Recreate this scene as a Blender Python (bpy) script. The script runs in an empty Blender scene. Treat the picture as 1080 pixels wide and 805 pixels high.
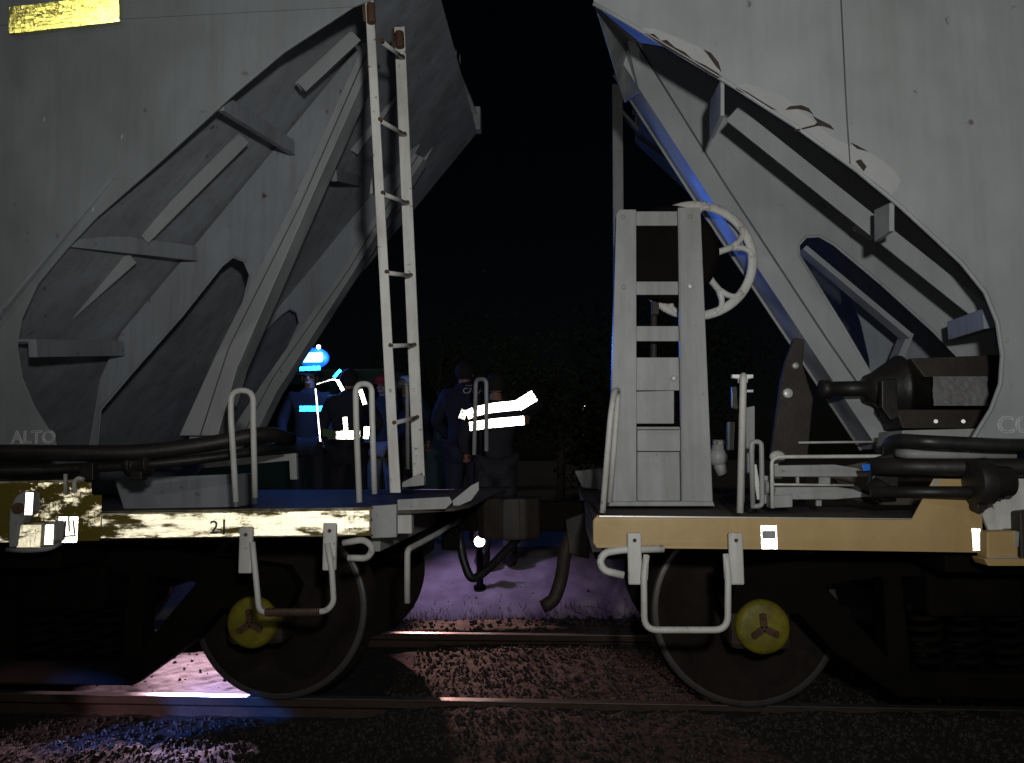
import bpy, bmesh, math, random
import numpy as np
from mathutils import Vector, Matrix, Euler
from mathutils.geometry import tessellate_polygon
random.seed(7); RNG = np.random.default_rng(7)
SC = bpy.context.scene
COL = SC.collection
rad = math.radians

# ------------------------------------------------------------------ camera
CAM_POS = Vector((0, 0, 1.18))
F_PX, IW, IH = 800.0, 1080.0, 805.0
PITCH, YAW, ROLL = rad(5.92), rad(4.05), rad(0.35)
cam_d = bpy.data.cameras.new('camera'); cam = bpy.data.objects.new('camera', cam_d); COL.objects.link(cam)
cam_d.sensor_width = 36; cam_d.lens = F_PX / IW * 36; cam_d.clip_end = 3000; cam_d.clip_start = 0.02
CAM_R = Matrix.Rotation(YAW, 3, 'Z') @ Matrix.Rotation(rad(90) + PITCH, 3, 'X') @ Matrix.Rotation(-ROLL, 3, 'Z')
cam.matrix_world = Matrix.Translation(CAM_POS) @ CAM_R.to_4x4()
SC.camera = cam

# ------------------------------------------------------------------ night sky, fill sun, lamps, exposure
world = bpy.data.worlds.new('World'); SC.world = world; world.use_nodes = True
wn = world.node_tree.nodes; wl = world.node_tree.links
bg = wn['Background']; sky = wn.new('ShaderNodeTexSky'); sky.sky_type = 'NISHITA'; sky.sun_disc = False
FILL_EL, FILL_AZ = rad(32), rad(200)          # azimuth of the added fill sun seen from the scene, clockwise from +Y
sky.sun_elevation = FILL_EL; sky.sun_rotation = FILL_AZ
wl.new(sky.outputs[0], bg.inputs[0]); bg.inputs[1].default_value = 0.00028
sun_d = bpy.data.lights.new('fill_sun', 'SUN'); sun_d.energy = 0.11; sun_d.angle = rad(0.5); sun_d.color = (1, .96, .9)  # no moon in view; added as weak general fill to lift the shadows
sun = bpy.data.objects.new('fill_sun', sun_d); COL.objects.link(sun)
_md = Vector((math.sin(FILL_AZ) * math.cos(FILL_EL), math.cos(FILL_AZ) * math.cos(FILL_EL), math.sin(FILL_EL)))
sun.rotation_euler = _md.to_track_quat('Z', 'Y').to_euler()

def lamp(name, kind, pos, energy, color, radius=0.05, target=None, size=None, blend=1.0):
    d = bpy.data.lights.new(name, kind); d.energy = energy; d.color = color
    d.shadow_soft_size = radius
    o = bpy.data.objects.new(name, d); COL.objects.link(o); o.location = pos
    if kind == 'SPOT':
        d.spot_size = size; d.spot_blend = blend
        o.rotation_euler = (Vector(pos) - Vector(target)).to_track_quat('Z', 'Y').to_euler()
    return o
# a work torch held up beside the photographer, the phone's flash at the lens, the shoulder strobe; coloured fills added without a seen source
lamp('work_torch', 'SPOT', (.24, -.30, 1.56), 232, (.98, 1.0, 1.0), .06, (.30, 3.05, 3.05), rad(128), 1.0)
lamp('phone_flash', 'POINT', (0.0, -.046, 1.187), 11.0, (1.0, .97, .9), .034)
lamp('blue_strobe', 'POINT', (-2.50, 7.50, 2.27), 20, (.09, .25, 1.0), .04)
lamp('blue_rim_fill', 'SPOT', (-1.3, 10.5, 2.75), 200, (.08, .22, 1.0), .04, (.55, 3.9, 2.6), rad(24), .6)  # added lamp, puts the blue edge light on the right wagon
lamp('red_ballast_fill', 'SPOT', (-1.5, 7.3, 1.05), 210, (1.0, .52, .46), .03, (-.3, 4.75, -.1), rad(34), .8)  # unseen, added to redden the ballast between the rails
lamp('violet_bank_fill', 'SPOT', (-1.25, 6.28, 1.30), 52, (.58, .40, 1.0), .05, (-.66, 6.37, .05), rad(78), .8)  # hangs unseen over the bank, added to tint it violet
lamp('blue_rail_fill', 'SPOT', (-3.18, 7.0, .95), 900, (.03, .18, 1.0), .12, (-1.78, 3.86, -.02), rad(10), .4)  # added behind the left wagon for the blue streak on the near rail
lamp('rose_rail_fill', 'SPOT', (-3.45, 7.0, .95), 900, (1.0, .62, .78), .12, (-2.10, 3.95, -.05), rad(20), .5)  # unseen lamp, added for the pink streak on the near rail
lamp('rose_ground_fill', 'SPOT', (-2.3, 7.0, .78), 800, (1.0, .60, .74), .03, (-2.05, 4.2, -.1), rad(30), .4)  # added low lamp for the pink patch of ground under the left bogie
lamp('rose_side_fill', 'SPOT', (-5.0, 1.2, .95), 300, (1.0, .60, .72), .03, (-2.2, 3.70, -.13), rad(10), .5)  # added out of view on the near side, pink on the ground by the rail
lamp('blue_side_fill', 'SPOT', (-5.0, 1.3, .95), 1500, (.03, .20, 1.0), .03, (-1.80, 3.80, -.10), rad(6), .4)  # added beside the pink one, blue on the rail's side and base
SC.view_settings.view_transform = 'Standard'; SC.view_settings.look = 'None'
SC.view_settings.exposure = 0; SC.view_settings.gamma = 1; SC.view_settings.use_curve_mapping = False
SC.cycles.use_denoising = True
SC.cycles.sample_clamp_indirect = 18; SC.cycles.max_bounces = 8; SC.cycles.glossy_bounces = 5; SC.cycles.diffuse_bounces = 3

def W(px, py, Y):
    """point on the plane at depth Y that the photograph shows at pixel (px, py)"""
    d = CAM_R @ Vector(((px - IW / 2) / F_PX, -(py - IH / 2) / F_PX, -1))
    return CAM_POS + d * (Y / d.y)
def mpp(n, Y): return n * Y / F_PX

# ------------------------------------------------------------------ mesh helpers
def world_loc(o):
    v = Vector((0, 0, 0))
    while o is not None:
        v += o.location; o = o.parent
    return v
class MB:
    def __init__(s): s.v = []; s.f = []; s.sm = []
    def add(s, vs, fs, smooth=False):
        b = len(s.v); s.v += [tuple(v) for v in vs]
        for f in fs: s.f.append([i + b for i in f]); s.sm.append(smooth)
    def box(s, c, size, rot=None):
        c = Vector(c); hx, hy, hz = [k / 2 for k in size]
        R = rot if rot is not None else Matrix.Identity(3)
        vs = [c + R @ Vector((x, y, z)) for x in (-hx, hx) for y in (-hy, hy) for z in (-hz, hz)]
        s.add(vs, [(0, 1, 3, 2), (4, 6, 7, 5), (0, 4, 5, 1), (2, 3, 7, 6), (0, 2, 6, 4), (1, 5, 7, 3)])
        return s
    def bar(s, a, b, w, h, up=(0, 1, 0)):
        """rectangular bar from a to b: h along `up`, w across"""
        a, b = Vector(a), Vector(b); d = (b - a); L = d.length; d.normalize()
        u = Vector(up); u = (u - d * u.dot(d)).normalized(); t = d.cross(u)
        s.box((a + b) / 2, (L, w, h), Matrix((d, t, u)).transposed()); return s
    def tube(s, pts, r, n=10, fillet=0, radii=None):
        pts = [Vector(p) for p in pts]
        if fillet > 0: pts = fil(pts, fillet)
        if radii is None: radii = [r] * len(pts)
        elif len(radii) != len(pts): radii = list(np.interp(np.linspace(0, 1, len(pts)), np.linspace(0, 1, len(radii)), radii))
        tan = []
        for i in range(len(pts)):
            a = pts[max(i - 1, 0)]; b = pts[min(i + 1, len(pts) - 1)]
            tan.append((b - a).normalized())
        u = tan[0].orthogonal().normalized(); vs = []
        for i, p in enumerate(pts):
            u = (u - tan[i] * u.dot(tan[i])).normalized(); w = tan[i].cross(u)
            for k in range(n):
                a = 2 * math.pi * k / n
                vs.append(p + (u * math.cos(a) + w * math.sin(a)) * radii[i])
        fs = [(i * n + k, i * n + (k + 1) % n, (i + 1) * n + (k + 1) % n, (i + 1) * n + k) for i in range(len(pts) - 1) for k in range(n)]
        s.add(vs, fs, True)
        m = len(pts) - 1
        s.add(vs[:n], [tuple(range(n))]); s.add(vs[m * n:], [tuple(range(n))[::-1]])
        return s
    def cyl(s, a, b, r, n=20): return s.tube([a, b], r, n)
    def lathe(s, o, axis, prof, n=40, smooth=True):
        """profile [(t along axis, radius)]"""
        o = Vector(o); ax = Vector(axis).normalized(); u = ax.orthogonal().normalized(); w = ax.cross(u)
        vs = []
        for t, r in prof:
            for k in range(n):
                a = 2 * math.pi * k / n
                vs.append(o + ax * t + (u * math.cos(a) + w * math.sin(a)) * max(r, 1e-4))
        fs = [(i * n + k, i * n + (k + 1) % n, (i + 1) * n + (k + 1) % n, (i + 1) * n + k) for i in range(len(prof) - 1) for k in range(n)]
        s.add(vs, fs, smooth); return s
    def prism(s, loop, ext, holes=()):
        loops = [[Vector(p) for p in loop]] + [[Vector(p) for p in h] for h in holes]
        ext = Vector(ext)
        flat = [p for l in loops for p in l]; n = len(flat)
        tris = tessellate_polygon(loops)
        vs = flat + [p + ext for p in flat]
        fs = [tuple(t) for t in tris] + [tuple(i + n for i in t[::-1]) for t in tris]
        b = 0
        for l in loops:
            m = len(l)
            fs += [(b + i, b + (i + 1) % m, b + (i + 1) % m + n, b + i + n) for i in range(m)]
            b += m
        s.add(vs, fs); return s
    def plate(s, px, Y, dY, holes=()):
        """plate standing along the track: outline in photo pixels at depth Y, dY thick"""
        return s.prism([W(x, y, Y) for x, y in px], (0, dY, 0), [[W(x, y, Y) for x, y in h] for h in holes])
    def sph(s, c, r, nu=16, nv=10, sc=(1, 1, 1)):
        c = Vector(c); vs = []; fs = []
        for j in range(nv + 1):
            t = math.pi * j / nv
            for i in range(nu):
                a = 2 * math.pi * i / nu
                vs.append(c + Vector((r * sc[0] * math.sin(t) * math.cos(a), r * sc[1] * math.sin(t) * math.sin(a), r * sc[2] * math.cos(t))))
        fs = [(j * nu + i, j * nu + (i + 1) % nu, (j + 1) * nu + (i + 1) % nu, (j + 1) * nu + i) for j in range(nv) for i in range(nu)]
        s.add(vs, fs, True); return s
    def build(s, name, m, parent=None, bevel=0, label=None, kind=None):
        me = bpy.data.meshes.new(name)
        o0 = world_loc(parent) if parent else Vector((0, 0, 0))
        me.from_pydata([(v[0] - o0.x, v[1] - o0.y, v[2] - o0.z) for v in s.v], [], s.f)
        me.polygons.foreach_set('use_smooth', s.sm)
        bm = bmesh.new(); bm.from_mesh(me); bmesh.ops.remove_doubles(bm, verts=bm.verts, dist=1e-5)
        bmesh.ops.recalc_face_normals(bm, faces=bm.faces); bm.to_mesh(me); bm.free()
        me.materials.append(m)
        o = bpy.data.objects.new(name, me); COL.objects.link(o)
        if parent: o.parent = parent
        if bevel:
            b = o.modifiers.new('bevel', 'BEVEL'); b.width = bevel; b.segments = 2; b.limit_method = 'ANGLE'; b.angle_limit = rad(40)
        if label: o['label'] = label
        if kind: o['kind'] = kind
        return o
def fil(pts, r, n=6):
    out = [pts[0]]
    for i in range(1, len(pts) - 1):
        p, a, b = pts[i], pts[i - 1] - pts[i], pts[i + 1] - pts[i]
        k = min(r, a.length * .48, b.length * .48)
        A, B = p + a.normalized() * k, p + b.normalized() * k
        for j in range(n + 1):
            t = j / n; out.append(A * (1 - t) ** 2 + p * 2 * t * (1 - t) + B * t * t)
    out.append(pts[-1]); return out
def root(name, loc, label, cat, group=None):
    o = bpy.data.objects.new(name, None); COL.objects.link(o); o.location = loc; o.empty_display_size = .2
    o['label'] = label; o['category'] = cat
    if group: o['group'] = group
    return o
def tag(o, label, cat, group=None):
    o['label'] = label; o['category'] = cat
    if group: o['group'] = group
    return o
def retro(mb, o, u, v, nrm, w, h, s):
    """prismatic reflective sheeting: a field of little cube corners, w x h from corner o along u, v"""
    o, u, v, nrm = Vector(o), Vector(u).normalized(), Vector(v).normalized(), Vector(nrm).normalized()
    R = s * math.sqrt(2 / 3); dx, dy = R * math.sqrt(3), R * 1.5
    j = 0; y = R * .5
    while y < h - R * .4:
        x = dx / 2 * (1 + j % 2)
        while x < w - dx * .3:
            c = o + u * x + v * y
            vs = [c]
            for k in range(6):
                a = rad(30 + 60 * k); hh = (2 if k % 2 == 0 else 1) * s / math.sqrt(3)
                vs.append(c + (u * math.cos(a) + v * math.sin(a)) * R + nrm * hh)
            mb.add(vs, [(0, 2, 1, 6), (0, 4, 3, 2), (0, 6, 5, 4)])
            x += dx
        y += dy; j += 1
def retro_field(mb, o, u, v, nrm, s, nu, nv, k=.5):
    """the same sheeting as nu x nv tiles over the parallelogram u, v, each tile tilted part of the way to the camera to strengthen its glow"""
    o, u, v, nrm = Vector(o), Vector(u), Vector(v), Vector(nrm)
    for i in range(nu):
        for j in range(nv):
            p = o + u * (i / nu) + v * (j / nv); n = (nrm * (1 - k) + (CAM_POS - p).normalized() * k).normalized()
            a = (u - n * u.dot(n)).normalized(); b = n.cross(a); b = b if b.dot(v) > 0 else -b
            w, h = u.length / nu, v.length / nv
            dip = min(0, (a * w).dot(nrm)) + min(0, (b * h).dot(nrm))
            retro(mb, p + nrm * (.002 - dip), a, b, n, w * 1.06, h * 1.04, s)
def text_into(mb, s, origin, u, v, size, outline=0, weight=0, ext=.0015):
    cu = bpy.data.curves.new('t', 'FONT'); cu.body = s; cu.size = size; cu.resolution_u = 3
    if outline: cu.fill_mode = 'NONE'; cu.bevel_depth = outline; cu.bevel_resolution = 1
    else: cu.extrude = ext; cu.offset = weight
    o = bpy.data.objects.new('t', cu); COL.objects.link(o)
    dg = bpy.context.evaluated_depsgraph_get(); me = bpy.data.meshes.new_from_object(o.evaluated_get(dg))
    u, v = Vector(u).normalized(), Vector(v).normalized(); n = u.cross(v); origin = Vector(origin)
    mb.add([origin + u * p.co.x + v * p.co.y + n * p.co.z for p in me.vertices], [tuple(f.vertices) for f in me.polygons])
    bpy.data.objects.remove(o); bpy.data.curves.remove(cu); bpy.data.meshes.remove(me)

# ------------------------------------------------------------------ materials
def mat(name, col, rough=.55, metal=0, col2=None, scale=3, amount=.5, stretch=(1, 1, 1), bump=.0, bscale=60, spec=.5, fine=None, soft=.18, rvar=.12, streak=0, dents=0):
    m = bpy.data.materials.new(name); m.use_nodes = True
    nt = m.node_tree; N = nt.nodes; L = nt.links; p = N['Principled BSDF']
    p.inputs['Roughness'].default_value = rough; p.inputs['Metallic'].default_value = metal
    p.inputs['Specular IOR Level'].default_value = spec
    tc = N.new('ShaderNodeTexCoord'); mp = N.new('ShaderNodeMapping'); mp.inputs['Scale'].default_value = stretch
    L.new(tc.outputs['Object'], mp.inputs[0])
    nz = N.new('ShaderNodeTexNoise'); nz.inputs['Scale'].default_value = scale; nz.inputs['Detail'].default_value = 9; nz.inputs['Roughness'].default_value = .68
    L.new(mp.outputs[0], nz.inputs['Vector'])
    rp = N.new('ShaderNodeValToRGB'); rp.color_ramp.elements[0].position = max(0, 1 - amount - soft); rp.color_ramp.elements[1].position = min(1, 1 - amount + soft)
    c2 = col2 if col2 else tuple(c * .55 for c in col)
    rp.color_ramp.elements[0].color = (*col, 1); rp.color_ramp.elements[1].color = (*c2, 1)
    L.new(nz.outputs['Fac'], rp.inputs[0])
    out = rp.outputs[0]
    if fine:                                   # small specks: chips, rust spots
        nf = N.new('ShaderNodeTexNoise'); nf.inputs['Scale'].default_value = fine[1]; nf.inputs['Detail'].default_value = 5
        L.new(tc.outputs['Object'], nf.inputs['Vector'])
        rf = N.new('ShaderNodeValToRGB'); rf.color_ramp.elements[0].position = fine[2]; rf.color_ramp.elements[1].position = fine[2] + .11
        L.new(nf.outputs['Fac'], rf.inputs[0])
        mx = N.new('ShaderNodeMix'); mx.data_type = 'RGBA'; L.new(rf.outputs[0], mx.inputs[0])
        L.new(out, mx.inputs[6]); mx.inputs[7].default_value = (*fine[0], 1); out = mx.outputs[2]
    if streak:
        m3 = N.new('ShaderNodeMapping'); m3.inputs['Scale'].default_value = (7, 7, .35); L.new(tc.outputs['Object'], m3.inputs[0])
        ns = N.new('ShaderNodeTexNoise'); ns.inputs['Scale'].default_value = 2.2; ns.inputs['Detail'].default_value = 8; ns.inputs['Roughness'].default_value = .7; L.new(m3.outputs[0], ns.inputs['Vector'])
        rs = N.new('ShaderNodeValToRGB'); rs.color_ramp.elements[0].position = .45; rs.color_ramp.elements[1].position = .78; L.new(ns.outputs['Fac'], rs.inputs[0])
        ms = N.new('ShaderNodeMath'); ms.operation = 'MULTIPLY'; ms.inputs[1].default_value = streak; L.new(rs.outputs[0], ms.inputs[0])
        mx2 = N.new('ShaderNodeMix'); mx2.data_type = 'RGBA'; L.new(ms.outputs[0], mx2.inputs[0]); L.new(out, mx2.inputs[6]); mx2.inputs[7].default_value = (.10, .075, .05, 1); out = mx2.outputs[2]
    L.new(out, p.inputs['Base Color'])
    mr = N.new('ShaderNodeMapRange'); mr.inputs[3].default_value = max(.05, rough - rvar); mr.inputs[4].default_value = min(1, rough + rvar)
    L.new(nz.outputs['Fac'], mr.inputs[0]); L.new(mr.outputs[0], p.inputs['Roughness'])
    if bump:
        nb = N.new('ShaderNodeTexNoise'); nb.inputs['Scale'].default_value = bscale; nb.inputs['Detail'].default_value = 6
        L.new(tc.outputs['Object'], nb.inputs['Vector'])
        bp = N.new('ShaderNodeBump'); bp.inputs['Strength'].default_value = bump; bp.inputs['Distance'].default_value = .01
        L.new(nb.outputs['Fac'], bp.inputs['Height']); L.new(bp.outputs[0], p.inputs['Normal'])
        if dents:
            nd = N.new('ShaderNodeTexNoise'); nd.inputs['Scale'].default_value = 1.7; nd.inputs['Detail'].default_value = 2; L.new(tc.outputs['Object'], nd.inputs['Vector'])
            bd = N.new('ShaderNodeBump'); bd.inputs['Strength'].default_value = 1; bd.inputs['Distance'].default_value = dents
            L.new(nd.outputs['Fac'], bd.inputs['Height']); L.new(bd.outputs[0], bp.inputs['Normal'])
    return m
def emit(name, col, strength):
    m = bpy.data.materials.new(name); m.use_nodes = True; p = m.node_tree.nodes['Principled BSDF']
    p.inputs['Base Color'].default_value = (*col, 1); p.inputs['Emission Color'].default_value = (*col, 1)
    p.inputs['Emission Strength'].default_value = strength; return m
def retro_mat(name, col, dirt=None, dcol=(.12, .09, .02), amount=.35, stretch=(1, 1, 3), scale=6, mirror=.75):
    """mirror-backed prismatic sheeting with dirt that hides it in patches"""
    m = bpy.data.materials.new(name); m.use_nodes = True
    nt = m.node_tree; N = nt.nodes; L = nt.links; N.remove(N['Principled BSDF']); o = N['Material Output']
    gl = N.new('ShaderNodeBsdfGlossy'); gl.inputs['Roughness'].default_value = 0; gl.inputs['Color'].default_value = (*col, 1)
    df = N.new('ShaderNodeBsdfDiffuse'); df.inputs['Color'].default_value = (*[c * .85 for c in col], 1)
    mx = N.new('ShaderNodeMixShader'); mx.inputs[0].default_value = mirror
    L.new(df.outputs[0], mx.inputs[1]); L.new(gl.outputs[0], mx.inputs[2]); out = mx.outputs[0]
    if dirt:
        tc = N.new('ShaderNodeTexCoord'); mp = N.new('ShaderNodeMapping'); mp.inputs['Scale'].default_value = stretch
        L.new(tc.outputs['Object'], mp.inputs[0])
        nz = N.new('ShaderNodeTexNoise'); nz.inputs['Scale'].default_value = scale; nz.inputs['Detail'].default_value = 8; nz.inputs['Roughness'].default_value = .7
        L.new(mp.outputs[0], nz.inputs['Vector'])
        rp = N.new('ShaderNodeValToRGB'); rp.color_ramp.elements[0].position = 1 - amount - .04; rp.color_ramp.elements[1].position = 1 - amount + .04
        L.new(nz.outputs['Fac'], rp.inputs[0])
        d2 = N.new('ShaderNodeBsdfDiffuse'); d2.inputs['Color'].default_value = (*dcol, 1)
        m2 = N.new('ShaderNodeMixShader'); L.new(rp.outputs[0], m2.inputs[0]); L.new(out, m2.inputs[1]); L.new(d2.outputs[0], m2.inputs[2]); out = m2.outputs[0]
    L.new(out, o.inputs[0]); return m

RUST = (.10, .045, .02)
M = {}
M['paint'] = mat('grey_wagon_paint', (.36, .372, .37), .5, 0, (.265, .27, .262), 1.6, .45, (1, 1, .45), .06, 30, .4, (RUST, 14, .71), streak=.16, dents=.10)
M['end_paint_bright'] = mat('brightened_grey_end_paint', (.50, .53, .58), .5, 0, (.36, .38, .42), 1.8, .45, (1, 1, .5), .06, 30, .4, (RUST, 14, .71), streak=.2)  # wagon grey made paler and bluer, light put into the end wall's paint
M['paint_dimmed'] = mat('dimmed_grey_wagon_paint', (.29, .31, .32), .55, 0, (.21, .22, .22), 1.5, .5, (1, 1, .4), .08, 30, .4, (RUST, 11, .70), streak=.25, dents=.10)  # darker copy of the wagon grey, weaker light put into the colour
M['paint_under'] = mat('weathered_grey_underside', (.32, .345, .375), .6, 0, (.22, .23, .24), 2.2, .5, (1, 1, .5), .1, 40, .3, (RUST, 16, .67), streak=.45, dents=.05)
M['patch'] = mat('bare_primer_patch', (.43, .43, .41), .6, 0, (.36, .36, .345), 4, .5)
M['crack'] = mat('dark_rust_crack', (.055, .035, .025), .9, 0, (.03, .02, .015), 20, .5)
M['seam'] = mat('dark_weld_seam', (.13, .13, .125), .7)
M['ochre'] = mat('ochre_sill_paint', (.50, .345, .15), .5, 0, (.40, .265, .10), 3, .4, (1, 1, 1), .08, 40, .4, ((.60, .52, .38), 26, .72), streak=.12)
M['dirty_white'] = mat('dirty_cream_paint', (.62, .55, .38), .6, 0, (.14, .10, .03), 5, .52, (1, 1, 2.2), .15, 40, .3, (RUST, 25, .66), soft=.07)
M['olive'] = mat('olive_dirt_crust', (.13, .10, .022), .85, 0, (.36, .30, .12), 7, .38, (1, 1, 1.8), .3, 30, .2, ((.62, .58, .42), 22, .68), soft=.08)
M['white'] = mat('worn_white_paint', (.62, .61, .57), .5, 0, (.40, .36, .30), 6, .38, (1, 1, .6), .06, 50, .4, (RUST, 35, .65), streak=.4)
M['white_chip'] = mat('bare_bright_metal', (.78, .77, .74), .3, .6, (.4, .38, .34), 12, .35)
M['grey_steel'] = mat('grey_painted_steel', (.36, .365, .35), .5, 0, (.24, .235, .22), 4, .4, (1, 1, .5), .05, 50, .4, (RUST, 30, .68), streak=.4)
M['deck'] = mat('dusty_deck_plate', (.075, .06, .05), .75, 0, (.14, .11, .085), 3, .45, (1, 1, 1), .35, 45, .3)
M['black'] = mat('black_greasy_steel', (.012, .011, .010), .5, 0, (.03, .024, .02), 6, .4, (1, 1, 1), .2, 40, .4)
M['blackbox'] = mat('dark_steel_running_gear', (.0055, .0045, .0038), .8, 0, (.010, .008, .006), 5, .45, (1, 1, 1), .3, 35, .05)
M['hose'] = mat('black_rubber_hose', (.012, .012, .012), .45, 0, (.03, .028, .025), 12, .4)
M['wheel'] = mat('brown_wheel_steel', (.024, .0175, .014), .8, .0, (.012, .009, .007), 5, .45, (1, 1, 1), .15, 40, .12)
M['tread'] = mat('worn_tread', (.10, .088, .078), .42, .4, (.04, .032, .027), 8, .3)
M['yellow'] = mat('yellow_bearing_paint', (.22, .185, .010), .55, 0, (.085, .065, .012), 12, .42, (1, 1, 1), .15, 60, .4)
M['rust'] = mat('rusty_iron', (.11, .055, .03), .8, 0, (.06, .03, .018), 12, .5, (1, 1, 1), .3, 60, .3)
M['brown'] = mat('brown_primed_steel', (.04, .030, .023), .6, 0, (.022, .017, .013), 8, .45, (1, 1, 1), .2, 50, .3)
M['bolt'] = mat('bright_bolt_head', (.75, .74, .7), .4, .2)
M['rail'] = mat('rail_head_steel', (.6, .58, .56), .32, .9, (.3, .2, .15), 9, .35, (.3, 1, 1))
M['railside'] = mat('rusty_rail_side', (.06, .034, .022), .8, 0, (.035, .02, .013), 10, .5, (1, 1, 1), .3, 60)
M['letter'] = mat('faded_white_lettering', (.58, .59, .58), .7, 0, (.36, .36, .35), 25, .45)
M['letter_dim'] = mat('faded_grey_lettering', (.36, .36, .36), .7, 0, (.27, .27, .27), 25, .45)
M['letter_dark'] = mat('black_lettering', (.05, .045, .03), .8, 0, (.25, .22, .15), 40, .35)
M['tape_white'] = retro_mat('white_reflective_sheeting', (.95, .95, .92))
M['tape_yellow'] = retro_mat('yellow_reflective_sheeting', (.99, .965, .60), mirror=.88)
M['tape_cyan'] = retro_mat('pale_blue_reflective_sheeting', (.25, .75, 1.0))
M['tape_sill'] = retro_mat('soiled_cream_reflective_strip', (.99, .965, .87), True, (.22, .17, .045), .485, (.55, 1, 2.2), 7, .40)
M['tape_crust'] = retro_mat('olive_crusted_reflective_paint', (.99, .955, .84), True, (.20, .155, .03), .58, (.8, 1, 1.6), 9, .40)
M['blue_tag'] = mat('blue_plastic_tag', (.02, .18, .75), .4)
M['paper'] = mat('crumpled_grey_label', (.17, .165, .16), .7, 0, (.09, .085, .08), 5, .45, (1, 1, 1), .2, 18)

# ------------------------------------------------------------------ ground, rails, ballast
def vnoise(x, y, f, seed):
    r = np.random.default_rng(seed).random((256, 256)); xf, yf = x * f, y * f
    xi, yi = np.floor(xf).astype(int), np.floor(yf).astype(int); a, b = xf - xi, yf - yi
    a = a * a * (3 - 2 * a); b = b * b * (3 - 2 * b); g = lambda i, j: r[i % 256, j % 256]
    return (g(xi, yi) * (1 - a) + g(xi + 1, yi) * a) * (1 - b) + (g(xi, yi + 1) * (1 - a) + g(xi + 1, yi + 1) * a) * b - .5
def sst(a, b, x): t = np.clip((x - a) / (b - a), 0, 1); return t * t * (3 - 2 * t)
Y_NEAR, Y_FAR, Y_MID = 3.88, 5.32, 4.60
def ground_h(x, y):
    near = -.105 + .09 * sst(-1.3, -.5, x)
    z = near * (1 - sst(3.75, 4.2, y)) + (-.09 + .03 * sst(-1.2, .2, x)) * sst(3.75, 4.2, y)
    z = z + .075 * sst(5.36, 5.46, y) - .10 * np.exp(-((y - 5.98) / .11) ** 2)
    z = z + .46 * np.clip((y - 6.05) / 1.35, 0, 1) * (1 - .15 * sst(.0, 3, x))
    gravel = sst(3.2, 3.6, y) * (1 - sst(5.6, 5.9, y)) * .5 + .5 * (1 - sst(5.7, 6.0, y))
    z = z + vnoise(x, y, 1.1, 1) * .03 + vnoise(x, y, 3.5, 2) * .018 + vnoise(x, y, 9, 3) * .012
    z = z + gravel * (vnoise(x, y, 24, 4) * .012 + vnoise(x, y, 41, 5) * .007)
    far = sst(8, 14, np.hypot(x * .8, y))
    return z * (1 - far) + far * (.33 * sst(5, 8, y) - .1 + vnoise(x, y, .2, 6) * .25)
def axis(lo, hi, step, far):
    core = np.arange(lo, hi + 1e-6, step); g = []; d = step; p = hi
    while p < far: d *= 1.25; p += d; g.append(p)
    h = []; d = step; p = lo
    while p > -far: d *= 1.25; p -= d; h.append(p)
    return np.concatenate([np.array(h[::-1]), core, np.array(g)])
gx = axis(-3.4, 3.4, .02, 700); gy = axis(3.0, 7.6, .02, 700)
GX, GY = np.meshgrid(gx, gy); GZ = ground_h(GX, GY)
for yr in (Y_NEAR, Y_FAR):                       # keep the ballast out of the rails
    d = np.abs(GY - yr); GZ = np.where(d < .075, np.minimum(GZ, np.where(GX < -.9, -.095, np.where(GX < -.5, -.012, .007) if yr < 4.5 else -.06)), GZ)
nx, ny = len(gx), len(gy)
me = bpy.data.meshes.new('ground')
ii = np.arange((ny - 1) * (nx - 1)); q = (ii // (nx - 1)) * nx + ii % (nx - 1)
faces = np.stack([q, q + 1, q + 1 + nx, q + nx], 1)
me.vertices.add(nx * ny); me.vertices.foreach_set('co', np.stack([GX, GY, GZ], -1).ravel())
me.loops.add(faces.size); me.loops.foreach_set('vertex_index', faces.ravel().astype(np.int32))
me.polygons.add(len(faces)); me.polygons.foreach_set('loop_start', np.arange(0, faces.size, 4, dtype=np.int32))
me.polygons.foreach_set('loop_total', np.full(len(faces), 4, dtype=np.int32)); me.update(calc_edges=True); me.validate()
M['soil'] = mat('gravelly_soil', (.034, .026, .022), .85, 0, (.018, .014, .012), 9, .5, (1, 1, 1), .45, 60, .5, ((.11, .092, .08), 90, .64))
nt = M['soil'].node_tree; N = nt.nodes; L = nt.links; p = N['Principled BSDF']; src = p.inputs['Base Color'].links[0].from_socket
tc = N.new('ShaderNodeTexCoord'); sx = N.new('ShaderNodeSeparateXYZ'); L.new(tc.outputs['Object'], sx.inputs[0])      # pale bare earth beyond the track
mr = N.new('ShaderNodeMapRange'); mr.inputs[1].default_value = 5.98; mr.inputs[2].default_value = 6.10; L.new(sx.outputs[1], mr.inputs[0])
nz = N.new('ShaderNodeTexNoise'); nz.inputs['Scale'].default_value = 5; nz.inputs['Detail'].default_value = 8; L.new(tc.outputs['Object'], nz.inputs['Vector'])
rp = N.new('ShaderNodeValToRGB'); rp.color_ramp.elements[0].position = .35; rp.color_ramp.elements[1].position = .65
rp.color_ramp.elements[0].color = (.16, .14, .13, 1); rp.color_ramp.elements[1].color = (.25, .23, .215, 1); L.new(nz.outputs['Fac'], rp.inputs[0])
mx = N.new('ShaderNodeMix'); mx.data_type = 'RGBA'; L.new(mr.outputs[0], mx.inputs[0]); L.new(src, mx.inputs[6]); L.new(rp.outputs[0], mx.inputs[7]); L.new(mx.outputs[2], p.inputs['Base Color'])
me.materials.append(M['soil']); g = bpy.data.objects.new('ground', me); COL.objects.link(g); g['kind'] = 'structure'

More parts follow.
